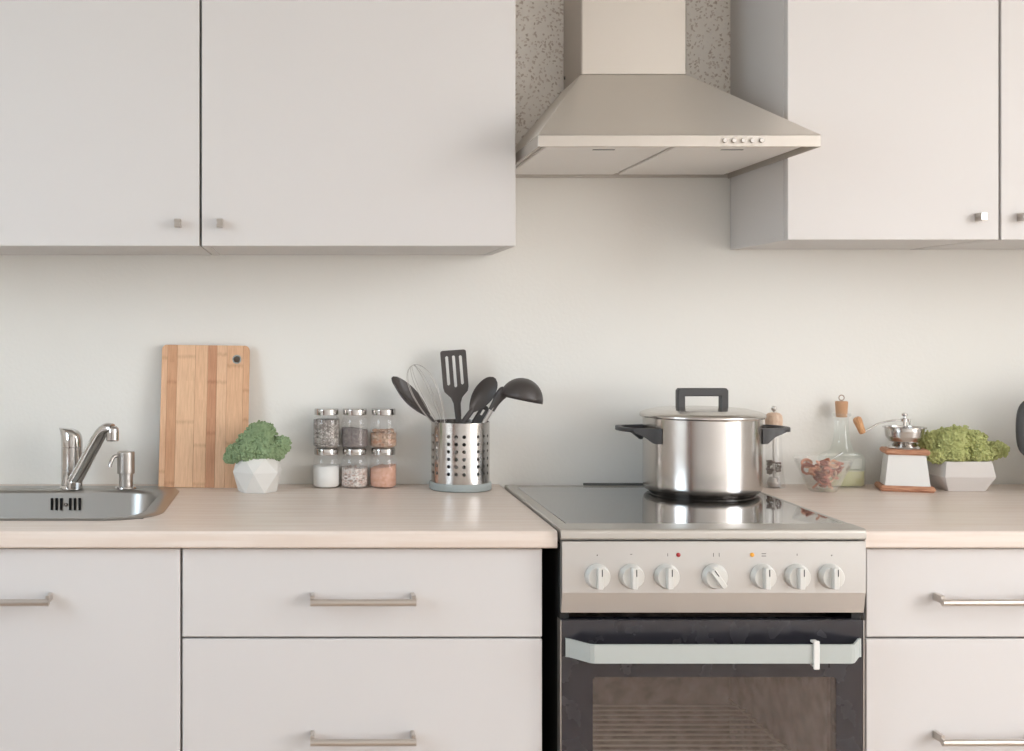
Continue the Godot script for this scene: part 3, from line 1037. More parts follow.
func build_moss_planters() -> void:
	var green := mat(Color(0.565, 0.645, 0.49), 0.9)
	var lime := mat(Color(0.70, 0.715, 0.475), 0.9)
	# white faceted pot with dark green moss
	var t := thing("moss_planter", "white faceted pot of dark green moss before the cutting board", "potted plant", Vector3(-0.0915, 0.8605, 0.112))
	obj("pot", faceted([[0.0, 0.040, 0.0], [0.042, 0.0535, PI / 6], [0.0705, 0.042, 0.0]], 6, 0.12), M.plaster, t)
	var k := 0
	for l in [[-0.038, 0.079, 0.004, 0.027, 0.021], [-0.014, 0.097, 0.0, 0.029, 0.026], [0.008, 0.117, -0.004, 0.030, 0.026], [0.012, 0.085, 0.014, 0.033, 0.023], [0.035, 0.083, 0.002, 0.023, 0.020], [0.050, 0.094, -0.006, 0.018, 0.018], [-0.020, 0.082, 0.022, 0.027, 0.018], [-0.056, 0.070, 0.006, 0.012, 0.011], [0.0, 0.072, 0.0, 0.040, 0.012]]:
		moss_clump(t, Vector3(l[0], l[1], l[2]), Vector3(l[3], l[4], l[3] * 0.85), green, 100 + k)
		k += 1
	# grey-white faceted pot with bright yellow-green moss
	var u := thing("moss_planter", "pale grey faceted pot of yellow-green moss beside the coffee mill", "potted plant", Vector3(1.3665, 0.8605, 0.075))
	obj("pot", faceted([[0.0, 0.053, PI / 4], [0.03, 0.0735, PI / 4], [0.0615, 0.066, PI / 4]], 4, 0.0), M.grey_plaster, u)
	for l in [[-0.048, 0.089, 0.0, 0.028, 0.031], [-0.022, 0.094, 0.022, 0.033, 0.031], [0.006, 0.100, 0.0, 0.032, 0.031], [0.028, 0.098, 0.014, 0.026, 0.024], [0.028, 0.078, 0.026, 0.03, 0.02], [0.060, 0.080, 0.012, 0.021, 0.018], [0.085, 0.081, 0.0, 0.020, 0.0165], [-0.05, 0.072, 0.02, 0.026, 0.016], [-0.022, 0.075, 0.03, 0.028, 0.018], [0.0, 0.066, 0.0, 0.046, 0.012], [-0.015, 0.104, -0.012, 0.028, 0.022]]:
		moss_clump(u, Vector3(l[0], l[1], l[2]), Vector3(l[3], l[4], l[3] * 0.9), lime, 200 + k)
		k += 1

func faceted(levels: Array, n: int, turn: float) -> SurfaceTool:
	var st := S()
	var rings := []
	for l in levels:
		var ring := []
		for i in n:
			var a: float = TAU * i / n + l[2] + turn
			ring.append(Vector3(cos(a) * l[1], l[0], sin(a) * l[1]))
		rings.append(ring)
	for k in rings.size() - 1:
		for i in n:
			var j := (i + 1) % n
			if absf(levels[k][2] - levels[k + 1][2]) > 0.01 and levels[k + 1][2] > levels[k][2]:
				tri(st, rings[k][i], rings[k + 1][i], rings[k][j])
				tri(st, rings[k][j], rings[k + 1][i], rings[k + 1][j])
			elif absf(levels[k][2] - levels[k + 1][2]) > 0.01:
				tri(st, rings[k][i], rings[k + 1][i], rings[k + 1][j])
				tri(st, rings[k][i], rings[k + 1][j], rings[k][j])
			else:
				quad(st, rings[k][i], rings[k + 1][i], rings[k + 1][j], rings[k][j])
	# rim thickness and a soil level inside
	var top: Array = rings[-1]
	var cy: float = levels[-1][0]
	for i in n:
		var j := (i + 1) % n
		var a: Vector3 = top[i]
		var b: Vector3 = top[j]
		var a2 := Vector3(a.x * 0.9, cy, a.z * 0.9)
		var b2 := Vector3(b.x * 0.9, cy, b.z * 0.9)
		quad(st, a, a2, b2, b)
		quad(st, a2, a2 - Vector3(0, 0.012, 0), b2 - Vector3(0, 0.012, 0), b2)
		tri(st, a2 - Vector3(0, 0.012, 0), Vector3(0, cy - 0.012, 0), b2 - Vector3(0, 0.012, 0))
		tri(st, rings[0][j], Vector3.ZERO, rings[0][i])
	return st


# ------------------------------------------------------------------ spice jars
func build_jars() -> void:
	var lid_m: StandardMaterial3D = M.chrome
	var xs := [0.0511, 0.1107, 0.1713]
	var names := [
		["glass spice jar of white salt in the bottom row", "glass spice jar of speckled rice in the bottom row", "glass spice jar of pink-orange salt in the bottom row"],
		["full glass jar of grey ground pepper on the salt jar", "half-full glass jar of dark grey-brown spice on another jar", "glass jar with a little mixed nutty spice on another jar"]]
	var fills := [[0.046, 0.042, 0.044], [0.060, 0.040, 0.030]]
	var mats := [
		[mat(Color(0.92, 0.91, 0.89), 0.9), tri_mat(speckle_tex(Color(0.86, 0.83, 0.80), [Color(0.62, 0.50, 0.43), Color(0.93, 0.91, 0.88), Color(0.76, 0.60, 0.53), Color(0.50, 0.42, 0.38)], 700, 6.0, 71), Vector3(10, 10, 10), 0.9, false),
		tri_mat(noise_tex(FastNoiseLite.TYPE_SIMPLEX, 0.03, 72, [[0.0, Color(0.80, 0.58, 0.46)], [0.5, Color(0.86, 0.66, 0.56)], [1.0, Color(0.90, 0.73, 0.65)]], 256), Vector3(10, 10, 10), 0.9, false)],
		[tri_mat(speckle_tex(Color(0.57, 0.545, 0.52), [Color(0.30, 0.27, 0.25), Color(0.84, 0.81, 0.77), Color(0.48, 0.43, 0.40)], 1300, 5.0, 73), Vector3(10, 10, 10), 0.9, false),
		tri_mat(speckle_tex(Color(0.47, 0.425, 0.41), [Color(0.36, 0.32, 0.31), Color(0.56, 0.51, 0.49)], 900, 5.0, 74), Vector3(10, 10, 10), 0.9, false),
		tri_mat(speckle_tex(Color(0.68, 0.56, 0.47), [Color(0.85, 0.74, 0.64), Color(0.50, 0.38, 0.30), Color(0.75, 0.52, 0.40)], 500, 8.0, 75), Vector3(10, 10, 10), 0.9, false)]]
	for row in 2:
		for k in 3:
			var t := thing("spice_jar", names[row][k], "jar", Vector3(xs[k] + (0.0006 if row == 1 else 0.0), 0.8602 + row * 0.0835, 0.047 + 0.001 * row), "spice jars stacked in two rows")
			obj("glass", lathed([Vector2(0, 0.0), Vector2(0.0245, 0.0), Vector2(0.0272, 0.0012), Vector2(0.0283, 0.004), Vector2(0.0285, 0.008), Vector2(0.0285, 0.052), Vector2(0.0275, 0.060), Vector2(0.0245, 0.0665), Vector2(0.0232, 0.0685), Vector2(0.0232, 0.0725)], 36), M.clear, t)
			obj("lid", lathed([Vector2(0.0238, 0.0695), Vector2(0.0252, 0.0695), Vector2(0.0256, 0.0705), Vector2(0.0252, 0.0722), Vector2(0.0256, 0.074), Vector2(0.0256, 0.0805), Vector2(0.0245, 0.0822), Vector2(0.0235, 0.0825), Vector2(0, 0.0825)], 36), lid_m, t)
			var fill: float = fills[row][k]
			var ri := 0.0272
			var st := S()
			# contents: bottom, wall and an uneven top
			var f := FastNoiseLite.new()
			f.seed = 80 + k + row * 3
			f.frequency = 70.0
			var rings := []
			var heights := [[0.0, 0.0016], [0.8, 0.0016], [1.0, 0.005]]
			for h in heights:
				rings.append(jar_ring(ri * h[0] + 1e-5, h[1], f, 0.0))
			var slope := 0.16 if row == 0 and k == 2 else (-0.1 if row == 1 and k == 1 else 0.0)
			for q in [1.0, 0.9, 0.7, 0.45, 0.2, 0.0]:
				var dome: float = 0.004 * (1 - q * q) if row == 1 and k == 2 else 0.0
				var rg := jar_ring(ri * q + 1e-5, minf(fill + dome, 0.0595), f, 0.004 if row == 0 and k > 0 or row == 1 and k == 2 else 0.0015)
				for i in rg.size():
					rg[i].y += rg[i].x * slope
				rings.append(rg)
			skin(st, rings, true, false)
			st.set_smooth_group(3)
			if row == 1 and k == 2:
				for n in 46:
					var a := rng.randf() * TAU
					var q := sqrt(rng.randf()) * 0.022
					blob(st, Vector3(cos(a) * q, fill + 0.003 + rng.randf() * 0.005, sin(a) * q), Vector3(0.0034, 0.0022, 0.0026) * rng.randf_range(0.7, 1.2), 7, 5, Basis(Vector3(rng.randf(), rng.randf(), rng.randf()).normalized(), rng.randf() * TAU))
			obj("contents", st, mats[row][k], t)

func jar_ring(r: float, y: float, f: FastNoiseLite, amp: float) -> Array:
	var out := []
	for i in 32:
		var a := -TAU * i / 32
		var p := Vector3(cos(a) * r, y, sin(a) * r)
		p.y += amp * f.get_noise_3dv(p)
		out.append(p)
	return out


# ------------------------------------------------------------------ utensils in their holder
func build_utensils() -> void:
	var at := Vector3(0.3305, 0.8602, 0.0735)
	var t := thing("utensil_holder", "perforated steel utensil holder on a grey base ring", "utensil holder", at)
	obj("base_ring", lathed([Vector2(0, 0), Vector2(0.062, 0), Vector2(0.0645, 0.002), Vector2(0.0648, 0.012), Vector2(0.063, 0.0155), Vector2(0.0585, 0.0165), Vector2(0.055, 0.010), Vector2(0, 0.008)], 56), M.rubber, t)
	var st := S()
	var r := 0.0605
	var y_low := 0.012
	var y_top := 0.1405
	var rows := [0.0365, 0.0520, 0.0672, 0.0826, 0.0978, 0.1132]
	var hr := 0.0037
	var half := deg_to_rad(7.65)
	for side in [r, r - 0.0012]:
		for g in 6:
			var mid := deg_to_rad(90.0 + 15.5 - 60.0 * g)
			# three columns of holes, then a plain strip
			for c in [-1, 0, 1]:
				var a: float = mid - c * 2.0 * half
				for k in 6:
					var ya: float = y_low if k == 0 else (rows[k] + rows[k - 1]) / 2.0
					var yb: float = y_top if k == 5 else (rows[k] + rows[k + 1]) / 2.0
					hole_cell(st, side, a, half, ya, yb, rows[k], hr)
			strip(st, side, mid + 3.0 * half, mid + deg_to_rad(60.0) - 3.0 * half, y_low, y_top, 4)
	for g in 6:
		for c in [-1, 0, 1]:
			var a: float = deg_to_rad(90.0 + 15.5 - 60.0 * g) - c * 2.0 * half
			for y in rows:
				st.set_smooth_group(5)
				for i in 16:
					var b0 := TAU * i / 16
					var b1 := TAU * (i + 1) / 16
					quad(st, cyl(r, a + cos(b0) * hr / r, y + sin(b0) * hr), cyl(r, a + cos(b1) * hr / r, y + sin(b1) * hr), cyl(r - 0.0012, a + cos(b1) * hr / r, y + sin(b1) * hr), cyl(r - 0.0012, a + cos(b0) * hr / r, y + sin(b0) * hr))
	lathe(st, [Vector2(r + 0.0003, y_top - 0.003), Vector2(r + 0.0006, y_top - 0.001), Vector2(r + 0.0003, y_top + 0.0004), Vector2(r - 0.0012, y_top + 0.0004), Vector2(r - 0.0016, y_top - 0.002)], 72)
	var cy := obj("cylinder", st, M.steel, t)
	cy.mesh = radial_normals(cy.mesh)

	# slotted turner
	var u := thing("slotted_turner", "dark slotted turner with three slots standing in the holder", "turner", at + Vector3(0.009, 0.0, -0.01), "kitchen utensils in the holder")
	u.rotation_degrees = Vector3(-3.0, 0, 4.2)
	var p := PackedVector2Array()
	for q in [[-0.0065, 0.150], [0.0065, 0.150], [0.0075, 0.178], [0.012, 0.190], [0.0245, 0.203], [0.0268, 0.212], [0.0272, 0.285], [0.0262, 0.2885], [0.0225, 0.290], [-0.0225, 0.290], [-0.0262, 0.2885], [-0.0272, 0.285], [-0.0268, 0.212], [-0.0245, 0.203], [-0.012, 0.190], [-0.0075, 0.178]]:
		p.append(Vector2(q[0], q[1]))
	var ts := S()
	var slots := []
	for q in [[-0.0145, 0.216], [0.0, 0.211], [0.0145, 0.216]]:
		slots.append(rounded_rect(Vector2(q[0] - 0.0032, q[1]), Vector2(q[0] + 0.0032, 0.279), [0.003, 0.003, 0.003, 0.003], 4))
	plate(ts, p, -0.0016, 0.0016, 0.0006, slots)
	obj("blade", ts, M.utensil, u)
	obj("shaft", tubed([Vector3(0, 0.02, 0), Vector3(0, 0.155, 0), Vector3(0, 0.185, 0)], [0.0062, 0.0062, 0.004], 12, 0.5, Vector3.BACK), M.utensil, u)

	# solid spoon, leaning right
	var s := thing("serving_spoon", "dark oval serving spoon leaning right between turner and ladle", "spoon", at, "kitchen utensils in the holder")
	var so := spoon_bowl(s, 0.0, 0.088, 0.0212, 0.010, 1.0)
	so.position = Vector3(0.0195, 0.160, 0.010)
	so.rotation_degrees = Vector3(0, 0, -35.0)
	obj("shaft", tubed(curve([Vector3(-0.047, 0.018, 0.010), Vector3(-0.034, 0.08, 0.010), Vector3(-0.004, 0.127, 0.010), Vector3(0.016, 0.155, 0.010), Vector3(0.025, 0.167, 0.008)], 5), [0.0058], 12, 0.6, Vector3.BACK), M.utensil, s)

	# deep spoon, seen edge-on, leaning left
	var e := thing("deep_spoon", "dark deep spoon seen edge-on leaning left behind the whisk", "spoon", at + Vector3(0.048, 0.034, -0.012), "kitchen utensils in the holder")
	e.basis = Basis(Vector3.BACK, deg_to_rad(43.5)) * Basis(Vector3.UP, deg_to_rad(58.0))
	spoon_bowl(e, 0.158, 0.116, 0.026, 0.018, 1.0)
	obj("shaft", tubed([Vector3(0, 0.0, 0), Vector3(0, 0.14, 0), Vector3(0, 0.168, -0.002)], [0.0052, 0.0048, 0.0046], 12, 0.6, Vector3.BACK), M.utensil, e)

	# wire whisk
	var wk := thing("whisk", "thin wire balloon whisk leaning left in the holder", "whisk", at + Vector3(0.012, 0.016, 0.020), "kitchen utensils in the holder")
	wk.rotation_degrees = Vector3(0, 0, 25.0)
	for k in 4:
		var a := PI * k / 4.0 + 0.35
		var pts := []
		for i in 33:
			var v := TAU * i / 32.0
			var px := sin(v) * 0.027 * (1.0 - 0.35 * cos(v))
			var py := 0.194 - cos(v) * 0.074
			pts.append(Vector3(px * cos(a), py, px * sin(a)))
		obj("wire", tubed(pts, [0.00055], 6), M.brushed, wk)
	obj("handle", tubed([Vector3(0, 0.0, 0), Vector3(0, 0.09, 0), Vector3(0, 0.122, 0)], [0.007, 0.007, 0.004], 14), M.brushed, wk)

	# ladle: bowl turned over, steel shaft
	var l := thing("ladle", "dark grey ladle with overturned bowl hanging out to the right", "ladle", at + Vector3(0.0, 0.0, 0.03), "kitchen utensils in the holder")
	var ls := S()
	var br := 0.0445
	var prof := []
	for k in 13:
		var a := PI / 2 * k / 12.0
		prof.append(Vector2(br * cos(a), br * 1.02 * sin(a)))
	prof.reverse()
	var inner := []
	for k in 13:
		var a := PI / 2 * k / 12.0
		inner.append(Vector2((br - 0.002) * cos(a), (br * 1.02 - 0.002) * sin(a)))
	prof.reverse()
	inner.reverse()
	lathe(ls, [inner[0] * Vector2(0, 1)] + inner.slice(1), 44)
	inner.reverse()
	lathe(ls, prof.slice(0, 12) + [prof[12] * Vector2(0, 1)], 44)
	lathe(ls, [Vector2(br - 0.002, 0), Vector2(br, 0)], 44)
	var bo := obj("bowl", ls, M.utensil, l, Vector3(0.1215, 0.1875, 0.0))
	bo.rotation_degrees = Vector3(-3, 0, -12)
	obj("neck", tubed(curve([Vector3(0.060, 0.166, 0.0), Vector3(0.068, 0.180, 0.0), Vector3(0.077, 0.194, 0.0), Vector3(0.090, 0.209, 0.0)], 5), [0.0068, 0.0068, 0.007, 0.0072, 0.0074, 0.0078, 0.0082, 0.009, 0.0095, 0.010, 0.0105, 0.0115, 0.012, 0.012, 0.011, 0.009], 14, 0.6, Vector3.BACK), M.utensil, l)
	obj("shaft", tubed([Vector3(-0.028, 0.02, 0), Vector3(0.064, 0.172, 0)], [0.0042], 12), M.brushed, l)

	# a spatula put in head-down, only its handle shows
	var h := thing("spatula", "black rounded handle of a spatula standing head-down beside the ladle", "spatula", at + Vector3(-0.034, 0.028, -0.004), "kitchen utensils in the holder")
	h.rotation_degrees = Vector3(0, 0, -31.6)
	var hs := S()
	plate(hs, rounded_rect(Vector2(-0.009, 0.05), Vector2(0.009, 0.170), [0.003, 0.003, 0.008, 0.008], 6), -0.004, 0.004, 0.0018, [rounded_rect(Vector2(-0.003, 0.146), Vector2(0.003, 0.162), [0.0028, 0.0028, 0.0028, 0.0028], 5)])
	obj("grip", hs, M.black_plastic, h)
	obj("blade", boxm(Vector3(-0.014, 0.0, -0.0015), Vector3(0.014, 0.052, 0.0015), 0.001), M.black_plastic, h)

# a tube wall's normals point straight out from its axis
func radial_normals(m: ArrayMesh) -> ArrayMesh:
	var arr := m.surface_get_arrays(0)
	var v: PackedVector3Array = arr[Mesh.ARRAY_VERTEX]
	var n: PackedVector3Array = arr[Mesh.ARRAY_NORMAL]
	for i in v.size():
		if absf(n[i].y) < 0.5:
			var o := Vector3(v[i].x, 0, v[i].z).normalized()
			if absf(n[i].dot(o)) > 0.6:
				n[i] = o * signf(n[i].dot(o))
	arr[Mesh.ARRAY_NORMAL] = n
	var out := ArrayMesh.new()
	out.add_surface_from_arrays(Mesh.PRIMITIVE_TRIANGLES, arr)
	return out

func cyl(r: float, a: float, y: float) -> Vector3:
	return Vector3(cos(a) * r, y, sin(a) * r)

func strip(st: SurfaceTool, r: float, a0: float, a1: float, y0: float, y1: float, n: int) -> void:
	st.set_smooth_group(int(r * 100000))
	for k in n:
		var b0 := lerpf(a0, a1, float(k) / n)
		var b1 := lerpf(a0, a1, float(k + 1) / n)
		quad(st, cyl(r, b0, y0), cyl(r, b0, y1), cyl(r, b1, y1), cyl(r, b1, y0))

func hole_cell(st: SurfaceTool, r: float, a: float, half: float, y0: float, y1: float, y: float, hr: float) -> void:
	st.set_smooth_group(int(r * 100000))
	var n := 16
	for i in n:
		var b0 := TAU * i / n
		var b1 := TAU * (i + 1) / n
		quad(st, on_square(r, a, half, y0, y1, b1), on_square(r, a, half, y0, y1, b0), cyl(r, a + cos(b0) * hr / r, y + sin(b0) * hr), cyl(r, a + cos(b1) * hr / r, y + sin(b1) * hr))

func on_square(r: float, a: float, half: float, y0: float, y1: float, b: float) -> Vector3:
	var c := cos(b)
	var s := sin(b)
	var k := 1.0 / maxf(absf(c), absf(s))
	return cyl(r, a + clampf(c * k, -1, 1) * half, lerpf(y0, y1, 0.5 + 0.5 * clampf(s * k, -1, 1)))

func spoon_bowl(parent: Node3D, y0: float, length: float, width: float, depth: float, face: float) -> MeshInstance3D:
	var rows := []
	var back := []
	var n := 18
	for k in n + 1:
		var v := float(k) / n
		var e := (v - 0.56) / (0.445 if v > 0.56 else 0.58)
		var w := width * (sqrt(maxf(0.004, 1.0 - e * e)) if v > 0.56 else pow(maxf(0.02, 1.0 - pow(-e, 1.9)), 0.85))
		var r1 := []
		var r2 := []
		for i in 13:
			var q := -1.0 + i / 6.0
			var sag := depth * (1 - q * q) * sin(PI * clampf(v, 0.02, 0.98))
			var p := Vector3(q * w, y0 + v * length, -face * sag + 0.004 * sin(PI * v))
			r1.append(p)
			r2.append(p + Vector3(0, 0, -face * 0.0022))
		rows.append(r1)
		back.append(r2)
	var st := S()
	skin(st, rows, false, false, 1)
	back.reverse()
	skin(st, back, false, false, 2)
	back.reverse()
	var edge := []
	for k in n + 1:
		edge.append([rows[k][0], back[k][0]])
	skin(st, edge, false, false, 3)
	edge = []
	for k in n + 1:
		edge.append([back[k][12], rows[k][12]])
	skin(st, edge, false, false, 4)
	skin(st, [rows[n], back[n]], false, false, 5)
	return obj("bowl", st, M.utensil, parent)


# ------------------------------------------------------------------ right-hand worktop
func build_right_items() -> void:
	# pepper mill behind the pot
	var t := thing("pepper_mill", "glass pepper mill with wooden cap behind the pot", "pepper mill", Vector3(0.9955, 0.8602, 0.048))
	obj("glass", lathed([Vector2(0, 0), Vector2(0.0225, 0), Vector2(0.0235, 0.003), Vector2(0.0225, 0.012), Vector2(0.0195, 0.03), Vector2(0.0165, 0.078), Vector2(0.0155, 0.114)], 32), M.clear, t)
	obj("grinder", lathed([Vector2(0, 0.001), Vector2(0.012, 0.001), Vector2(0.014, 0.01), Vector2(0.010, 0.02), Vector2(0, 0.022)], 24), M.brushed, t)
	obj("spindle", tubed([Vector3(0, 0.018, 0), Vector3(0, 0.114, 0)], [0.0028], 10), M.brushed, t)
	var ps := S()
	for k in 60:
		var a := rng.randf() * TAU
		var q := 0.0045 + sqrt(rng.randf()) * 0.0095
		blob(ps, Vector3(cos(a) * q, 0.028 + rng.randf() * 0.026, sin(a) * q), Vector3.ONE * 0.0026, 8, 6)
	var pc := obj("peppercorns", ps, mat(Color(0.47, 0.42, 0.38), 0.8), t)
	pc.set_meta("kind", "stuff")
	obj("collar", lathed([Vector2(0.0158, 0.111), Vector2(0.0168, 0.111), Vector2(0.0168, 0.1235), Vector2(0.0158, 0.124), Vector2(0, 0.124)], 32), M.chrome, t)
	obj("cap", lathed([Vector2(0, 0.1243), Vector2(0.0155, 0.1243), Vector2(0.0172, 0.128), Vector2(0.0176, 0.142), Vector2(0.0165, 0.151), Vector2(0.012, 0.156), Vector2(0.0045, 0.1575), Vector2(0, 0.1575)], 32), M.pale_wood, t)
	obj("top_knob", lathed([Vector2(0.0022, 0.157), Vector2(0.0022, 0.160), Vector2(0.005, 0.1625), Vector2(0.0056, 0.166), Vector2(0.0042, 0.170), Vector2(0, 0.1715)], 20), M.brushed, t)

	# oil bottle
	var o := thing("oil_bottle", "clear green-tinted glass bottle with cork and a little oil", "bottle", Vector3(1.1455, 0.8602, 0.032))
	var bst := S()
	var levels := [[0.0, 0.036, 0.006], [0.003, 0.0405, 0.008], [0.010, 0.0410, 0.009], [0.058, 0.0412, 0.010], [0.0655, 0.0402, 0.013], [0.071, 0.035, 0.02], [0.0745, 0.0275, 0.025], [0.079, 0.0228, 0.0228], [0.092, 0.0185, 0.0185], [0.108, 0.0155, 0.0155], [0.125, 0.0145, 0.0145], [0.1475, 0.0142, 0.0142], [0.150, 0.0195, 0.0195], [0.1545, 0.0185, 0.0185], [0.155, 0.0142, 0.0142]]
	var rings := []
	for l in levels:
		rings.append(flattened(super_ring(l[1], l[0], l[2]), clampf(remap(l[0], 0.066, 0.079, 0.62, 1.0), 0.62, 1.0)))
	skin(bst, rings, true, false)
	st_floor(bst, rings[0])
	obj("glass", bst, M.bottle, o)
	var oil := S()
	var orings := [flattened(super_ring(0.036, 0.003, 0.006), 0.6), flattened(super_ring(0.0385, 0.006, 0.008), 0.6), flattened(super_ring(0.0392, 0.034, 0.009), 0.6)]
	skin(oil, orings, true, true)
	obj("oil", oil, M.oil, o)
	obj("cork", lathed([Vector2(0, 0.1465), Vector2(0.0112, 0.1465), Vector2(0.0128, 0.1785), Vector2(0.0122, 0.180), Vector2(0, 0.1803)], 28), M.cork, o)
	var rg := S()
	var rp := []
	for k in 21:
		var a := TAU * k / 20.0 - PI / 2
		rp.append(Vector3(cos(a) * 0.0056, 0.1875 + sin(a) * 0.0056, 0))
	tube(rg, rp, [0.001], 8)
	obj("pull_ring", rg, M.bronze, o)

	# bowl with dried curls and a teaspoon
	var bp := Vector3(1.0745, 0.8602, 0.104)
	var b := thing("glass_bowl", "small clear glass bowl holding dried reddish curls", "bowl", bp)
	obj("glass", lathed([Vector2(0, 0.0), Vector2(0.026, 0.0), Vector2(0.0275, 0.0012), Vector2(0.0285, 0.003), Vector2(0.044, 0.034), Vector2(0.0585, 0.0655), Vector2(0.0595, 0.068), Vector2(0.058, 0.0685), Vector2(0.0565, 0.0665), Vector2(0.042, 0.036), Vector2(0.0265, 0.0055), Vector2(0, 0.0045)], 44), M.bowl_glass, b)
	var cols := [Color(0.72, 0.43, 0.36), Color(0.64, 0.36, 0.31), Color(0.82, 0.57, 0.46), Color(0.76, 0.48, 0.40), Color(0.88, 0.68, 0.56)]
	var cm := []
	for c in cols:
		cm.append(mat(c, 0.55))
	var layers := [[5, 0.015, 0.012], [7, 0.024, 0.018], [9, 0.033, 0.024], [11, 0.043, 0.033], [11, 0.053, 0.040]]
	var n := 0
	for l in layers:
		for k in l[0]:
			var a: float = TAU * k / l[0] + n * 0.37
			var q: float = l[2] * (0.6 + 0.4 * rng.randf()) if k % 3 else l[2] * 0.3
			var st := S()
			var rr := rng.randf_range(0.0075, 0.0115)
			var turns := rng.randf_range(0.6, 1.1)
			var pts := []
			for i in 17:
				var v := i / 16.0
				pts.append(Vector3(cos(v * TAU * turns) * rr, (v - 0.5) * 0.008, sin(v * TAU * turns) * rr * (0.75 + 0.25 * v)))
			tube(st, pts, [0.0034], 7, 0.45)
			var m := obj("dried_curl", st, cm[n % 5], self, bp + Vector3(cos(a) * q, l[1] + rng.randf_range(-0.002, 0.002), sin(a) * q))
			m.rotation = Vector3(rng.randf_range(-1.2, 1.2), rng.randf() * TAU, rng.randf_range(-1.2, 1.2))
			tag(m, "reddish brown dried curl in the glass bowl", "dried curl", "dried curls in the glass bowl")
			n += 1
	var sp := thing("teaspoon", "thin steel teaspoon handle sticking out of the glass bowl", "spoon", bp)
	obj("shaft", tubed([Vector3(-0.008, 0.045, 0.0), Vector3(0.02, 0.0625, -0.01), Vector3(0.048, 0.0765, -0.02)], [0.0016, 0.0018, 0.0032], 10, 0.5), M.chrome, sp)

	# coffee mill
	var g := thing("coffee_mill", "hand coffee mill with steel bowl and white ceramic body", "coffee mill", Vector3(1.2487, 0.8602, 0.092))
	g.rotation_degrees.y = -16.0
	g.scale = Vector3(0.9, 0.955, 0.9)
	obj("base_board", boxm(Vector3(-0.0572, 0.0, -0.040), Vector3(0.0572, 0.0125, 0.040), 0.004), M.wood, g)
	var body := S()
	var lo := [Vector3(-0.047, 0.0128, 0.035), Vector3(0.047, 0.0128, 0.035), Vector3(0.047, 0.0128, -0.035), Vector3(-0.047, 0.0128, -0.035)]
	var hi := [Vector3(-0.039, 0.0785, 0.029), Vector3(0.039, 0.0785, 0.029), Vector3(0.039, 0.0785, -0.029), Vector3(-0.039, 0.0785, -0.029)]
	for k in 4:
		var j := (k + 1) % 4
		quad(body, lo[k], lo[j], hi[j], hi[k])
	quad(body, lo[3], lo[2], lo[1], lo[0])
	quad(body, hi[0], hi[1], hi[2], hi[3])
	obj("body", body, M.ceramic, g)
	obj("top_board", boxm(Vector3(-0.047, 0.0788, -0.037), Vector3(0.047, 0.0905, 0.037), 0.004), M.wood, g)
	obj("collar", lathed([Vector2(0, 0.0907), Vector2(0.0355, 0.0907), Vector2(0.0362, 0.092), Vector2(0.033, 0.096), Vector2(0.026, 0.100), Vector2(0.022, 0.104), Vector2(0, 0.104)], 40), M.chrome, g)
	obj("bowl", lathed([Vector2(0, 0.102), Vector2(0.020, 0.102), Vector2(0.032, 0.106), Vector2(0.0395, 0.116), Vector2(0.0415, 0.129), Vector2(0.0415, 0.1345), Vector2(0.0465, 0.1355), Vector2(0.0465, 0.137), Vector2(0.0405, 0.1365), Vector2(0.038, 0.118), Vector2(0.03, 0.108), Vector2(0, 0.105)], 44), M.steel, g)
	obj("bridge", boxm(Vector3(-0.041, 0.1345, -0.005), Vector3(0.041, 0.1362, 0.005), 0.0005), M.chrome, g)
	obj("spindle", lathed([Vector2(0, 0.106), Vector2(0.0035, 0.106), Vector2(0.0035, 0.148), Vector2(0.0085, 0.1485), Vector2(0.0085, 0.1545), Vector2(0.004, 0.156), Vector2(0.003, 0.160), Vector2(0.0062, 0.162), Vector2(0.0062, 0.1655), Vector2(0.003, 0.1675), Vector2(0, 0.1675)], 24), M.chrome, g)
	obj("catch", boxm(Vector3(0.009, 0.142, -0.003), Vector3(0.0125, 0.155, 0.003), 0.001), M.chrome, g)
	obj("crank", tubed(curve([Vector3(-0.003, 0.1515, 0.0), Vector3(-0.026, 0.1505, 0.006), Vector3(-0.056, 0.144, 0.013), Vector3(-0.078, 0.132, 0.019), Vector3(-0.088, 0.126, 0.022)], 5), [0.0034], 10, 0.55), M.chrome, g)
	var hnd := obj("crank_handle", lathed([Vector2(0, -0.002), Vector2(0.0065, -0.001), Vector2(0.0078, 0.004), Vector2(0.0080, 0.012), Vector2(0.0098, 0.028), Vector2(0.0092, 0.033), Vector2(0.006, 0.036), Vector2(0, 0.0365)], 24), M.handle_wood, g, Vector3(-0.0925, 0.124, 0.024))
	hnd.rotation_degrees = Vector3(6, 0, 22)

	# kettle at the end of the run: its handle reaches into the picture
	var k := thing("kettle", "electric kettle with dark handle past the yellow-green moss planter", "kettle", Vector3(1.60, 0.8602, 0.15))
	obj("base_plate", lathed([Vector2(0, 0), Vector2(0.08, 0), Vector2(0.082, 0.003), Vector2(0.08, 0.018), Vector2(0, 0.02)], 40), M.black_plastic, k)
	obj("body", lathed([Vector2(0, 0.021), Vector2(0.078, 0.021), Vector2(0.079, 0.03), Vector2(0.066, 0.17), Vector2(0.06, 0.205), Vector2(0, 0.21)], 48), M.steel, k)
	obj("lid_knob", lathed([Vector2(0, 0.209), Vector2(0.012, 0.21), Vector2(0.014, 0.225), Vector2(0, 0.228)], 24), M.black_plastic, k)
	obj("handle", tubed(curve([Vector3(-0.062, 0.185, 0), Vector3(-0.115, 0.184, 0), Vector3(-0.139, 0.165, 0), Vector3(-0.139, 0.10, 0), Vector3(-0.115, 0.08, 0), Vector3(-0.072, 0.07, 0)], 7), [0.0105], 16, 1.2), M.black_plastic, k)

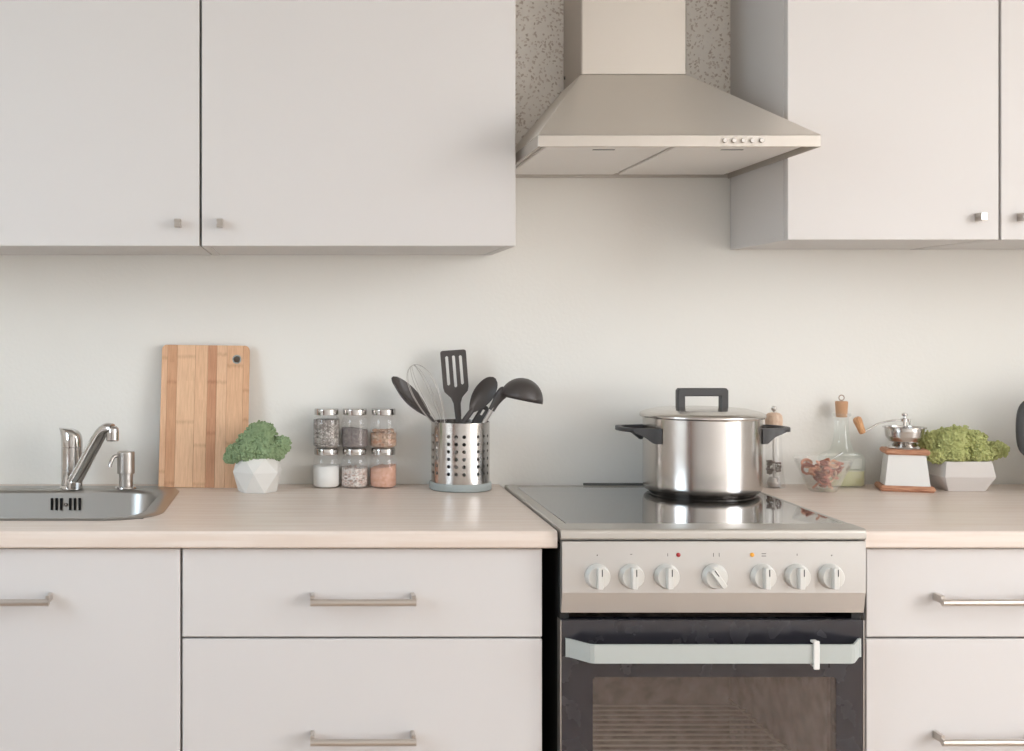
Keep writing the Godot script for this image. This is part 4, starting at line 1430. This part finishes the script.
func super_ring(half: float, y: float, r: float) -> Array:
	# a square with rounded corners, up to a circle
	var q := minf(r, half * 0.999)
	var out := ring_at(rounded_rect(Vector2(-half, -half), Vector2(half, half), [q, q, q, q], 8), y)
	out.reverse()
	return out

func st_floor(st: SurfaceTool, ring: Array) -> void:
	st.set_smooth_group(50)
	var mid := Vector3(0, ring[0].y, 0)
	for i in ring.size():
		tri(st, mid, ring[(i + 1) % ring.size()], ring[i])

func flattened(ring: Array, f: float) -> Array:
	var out := []
	for p in ring:
		out.append(Vector3(p.x, p.y, p.z * f))
	return out
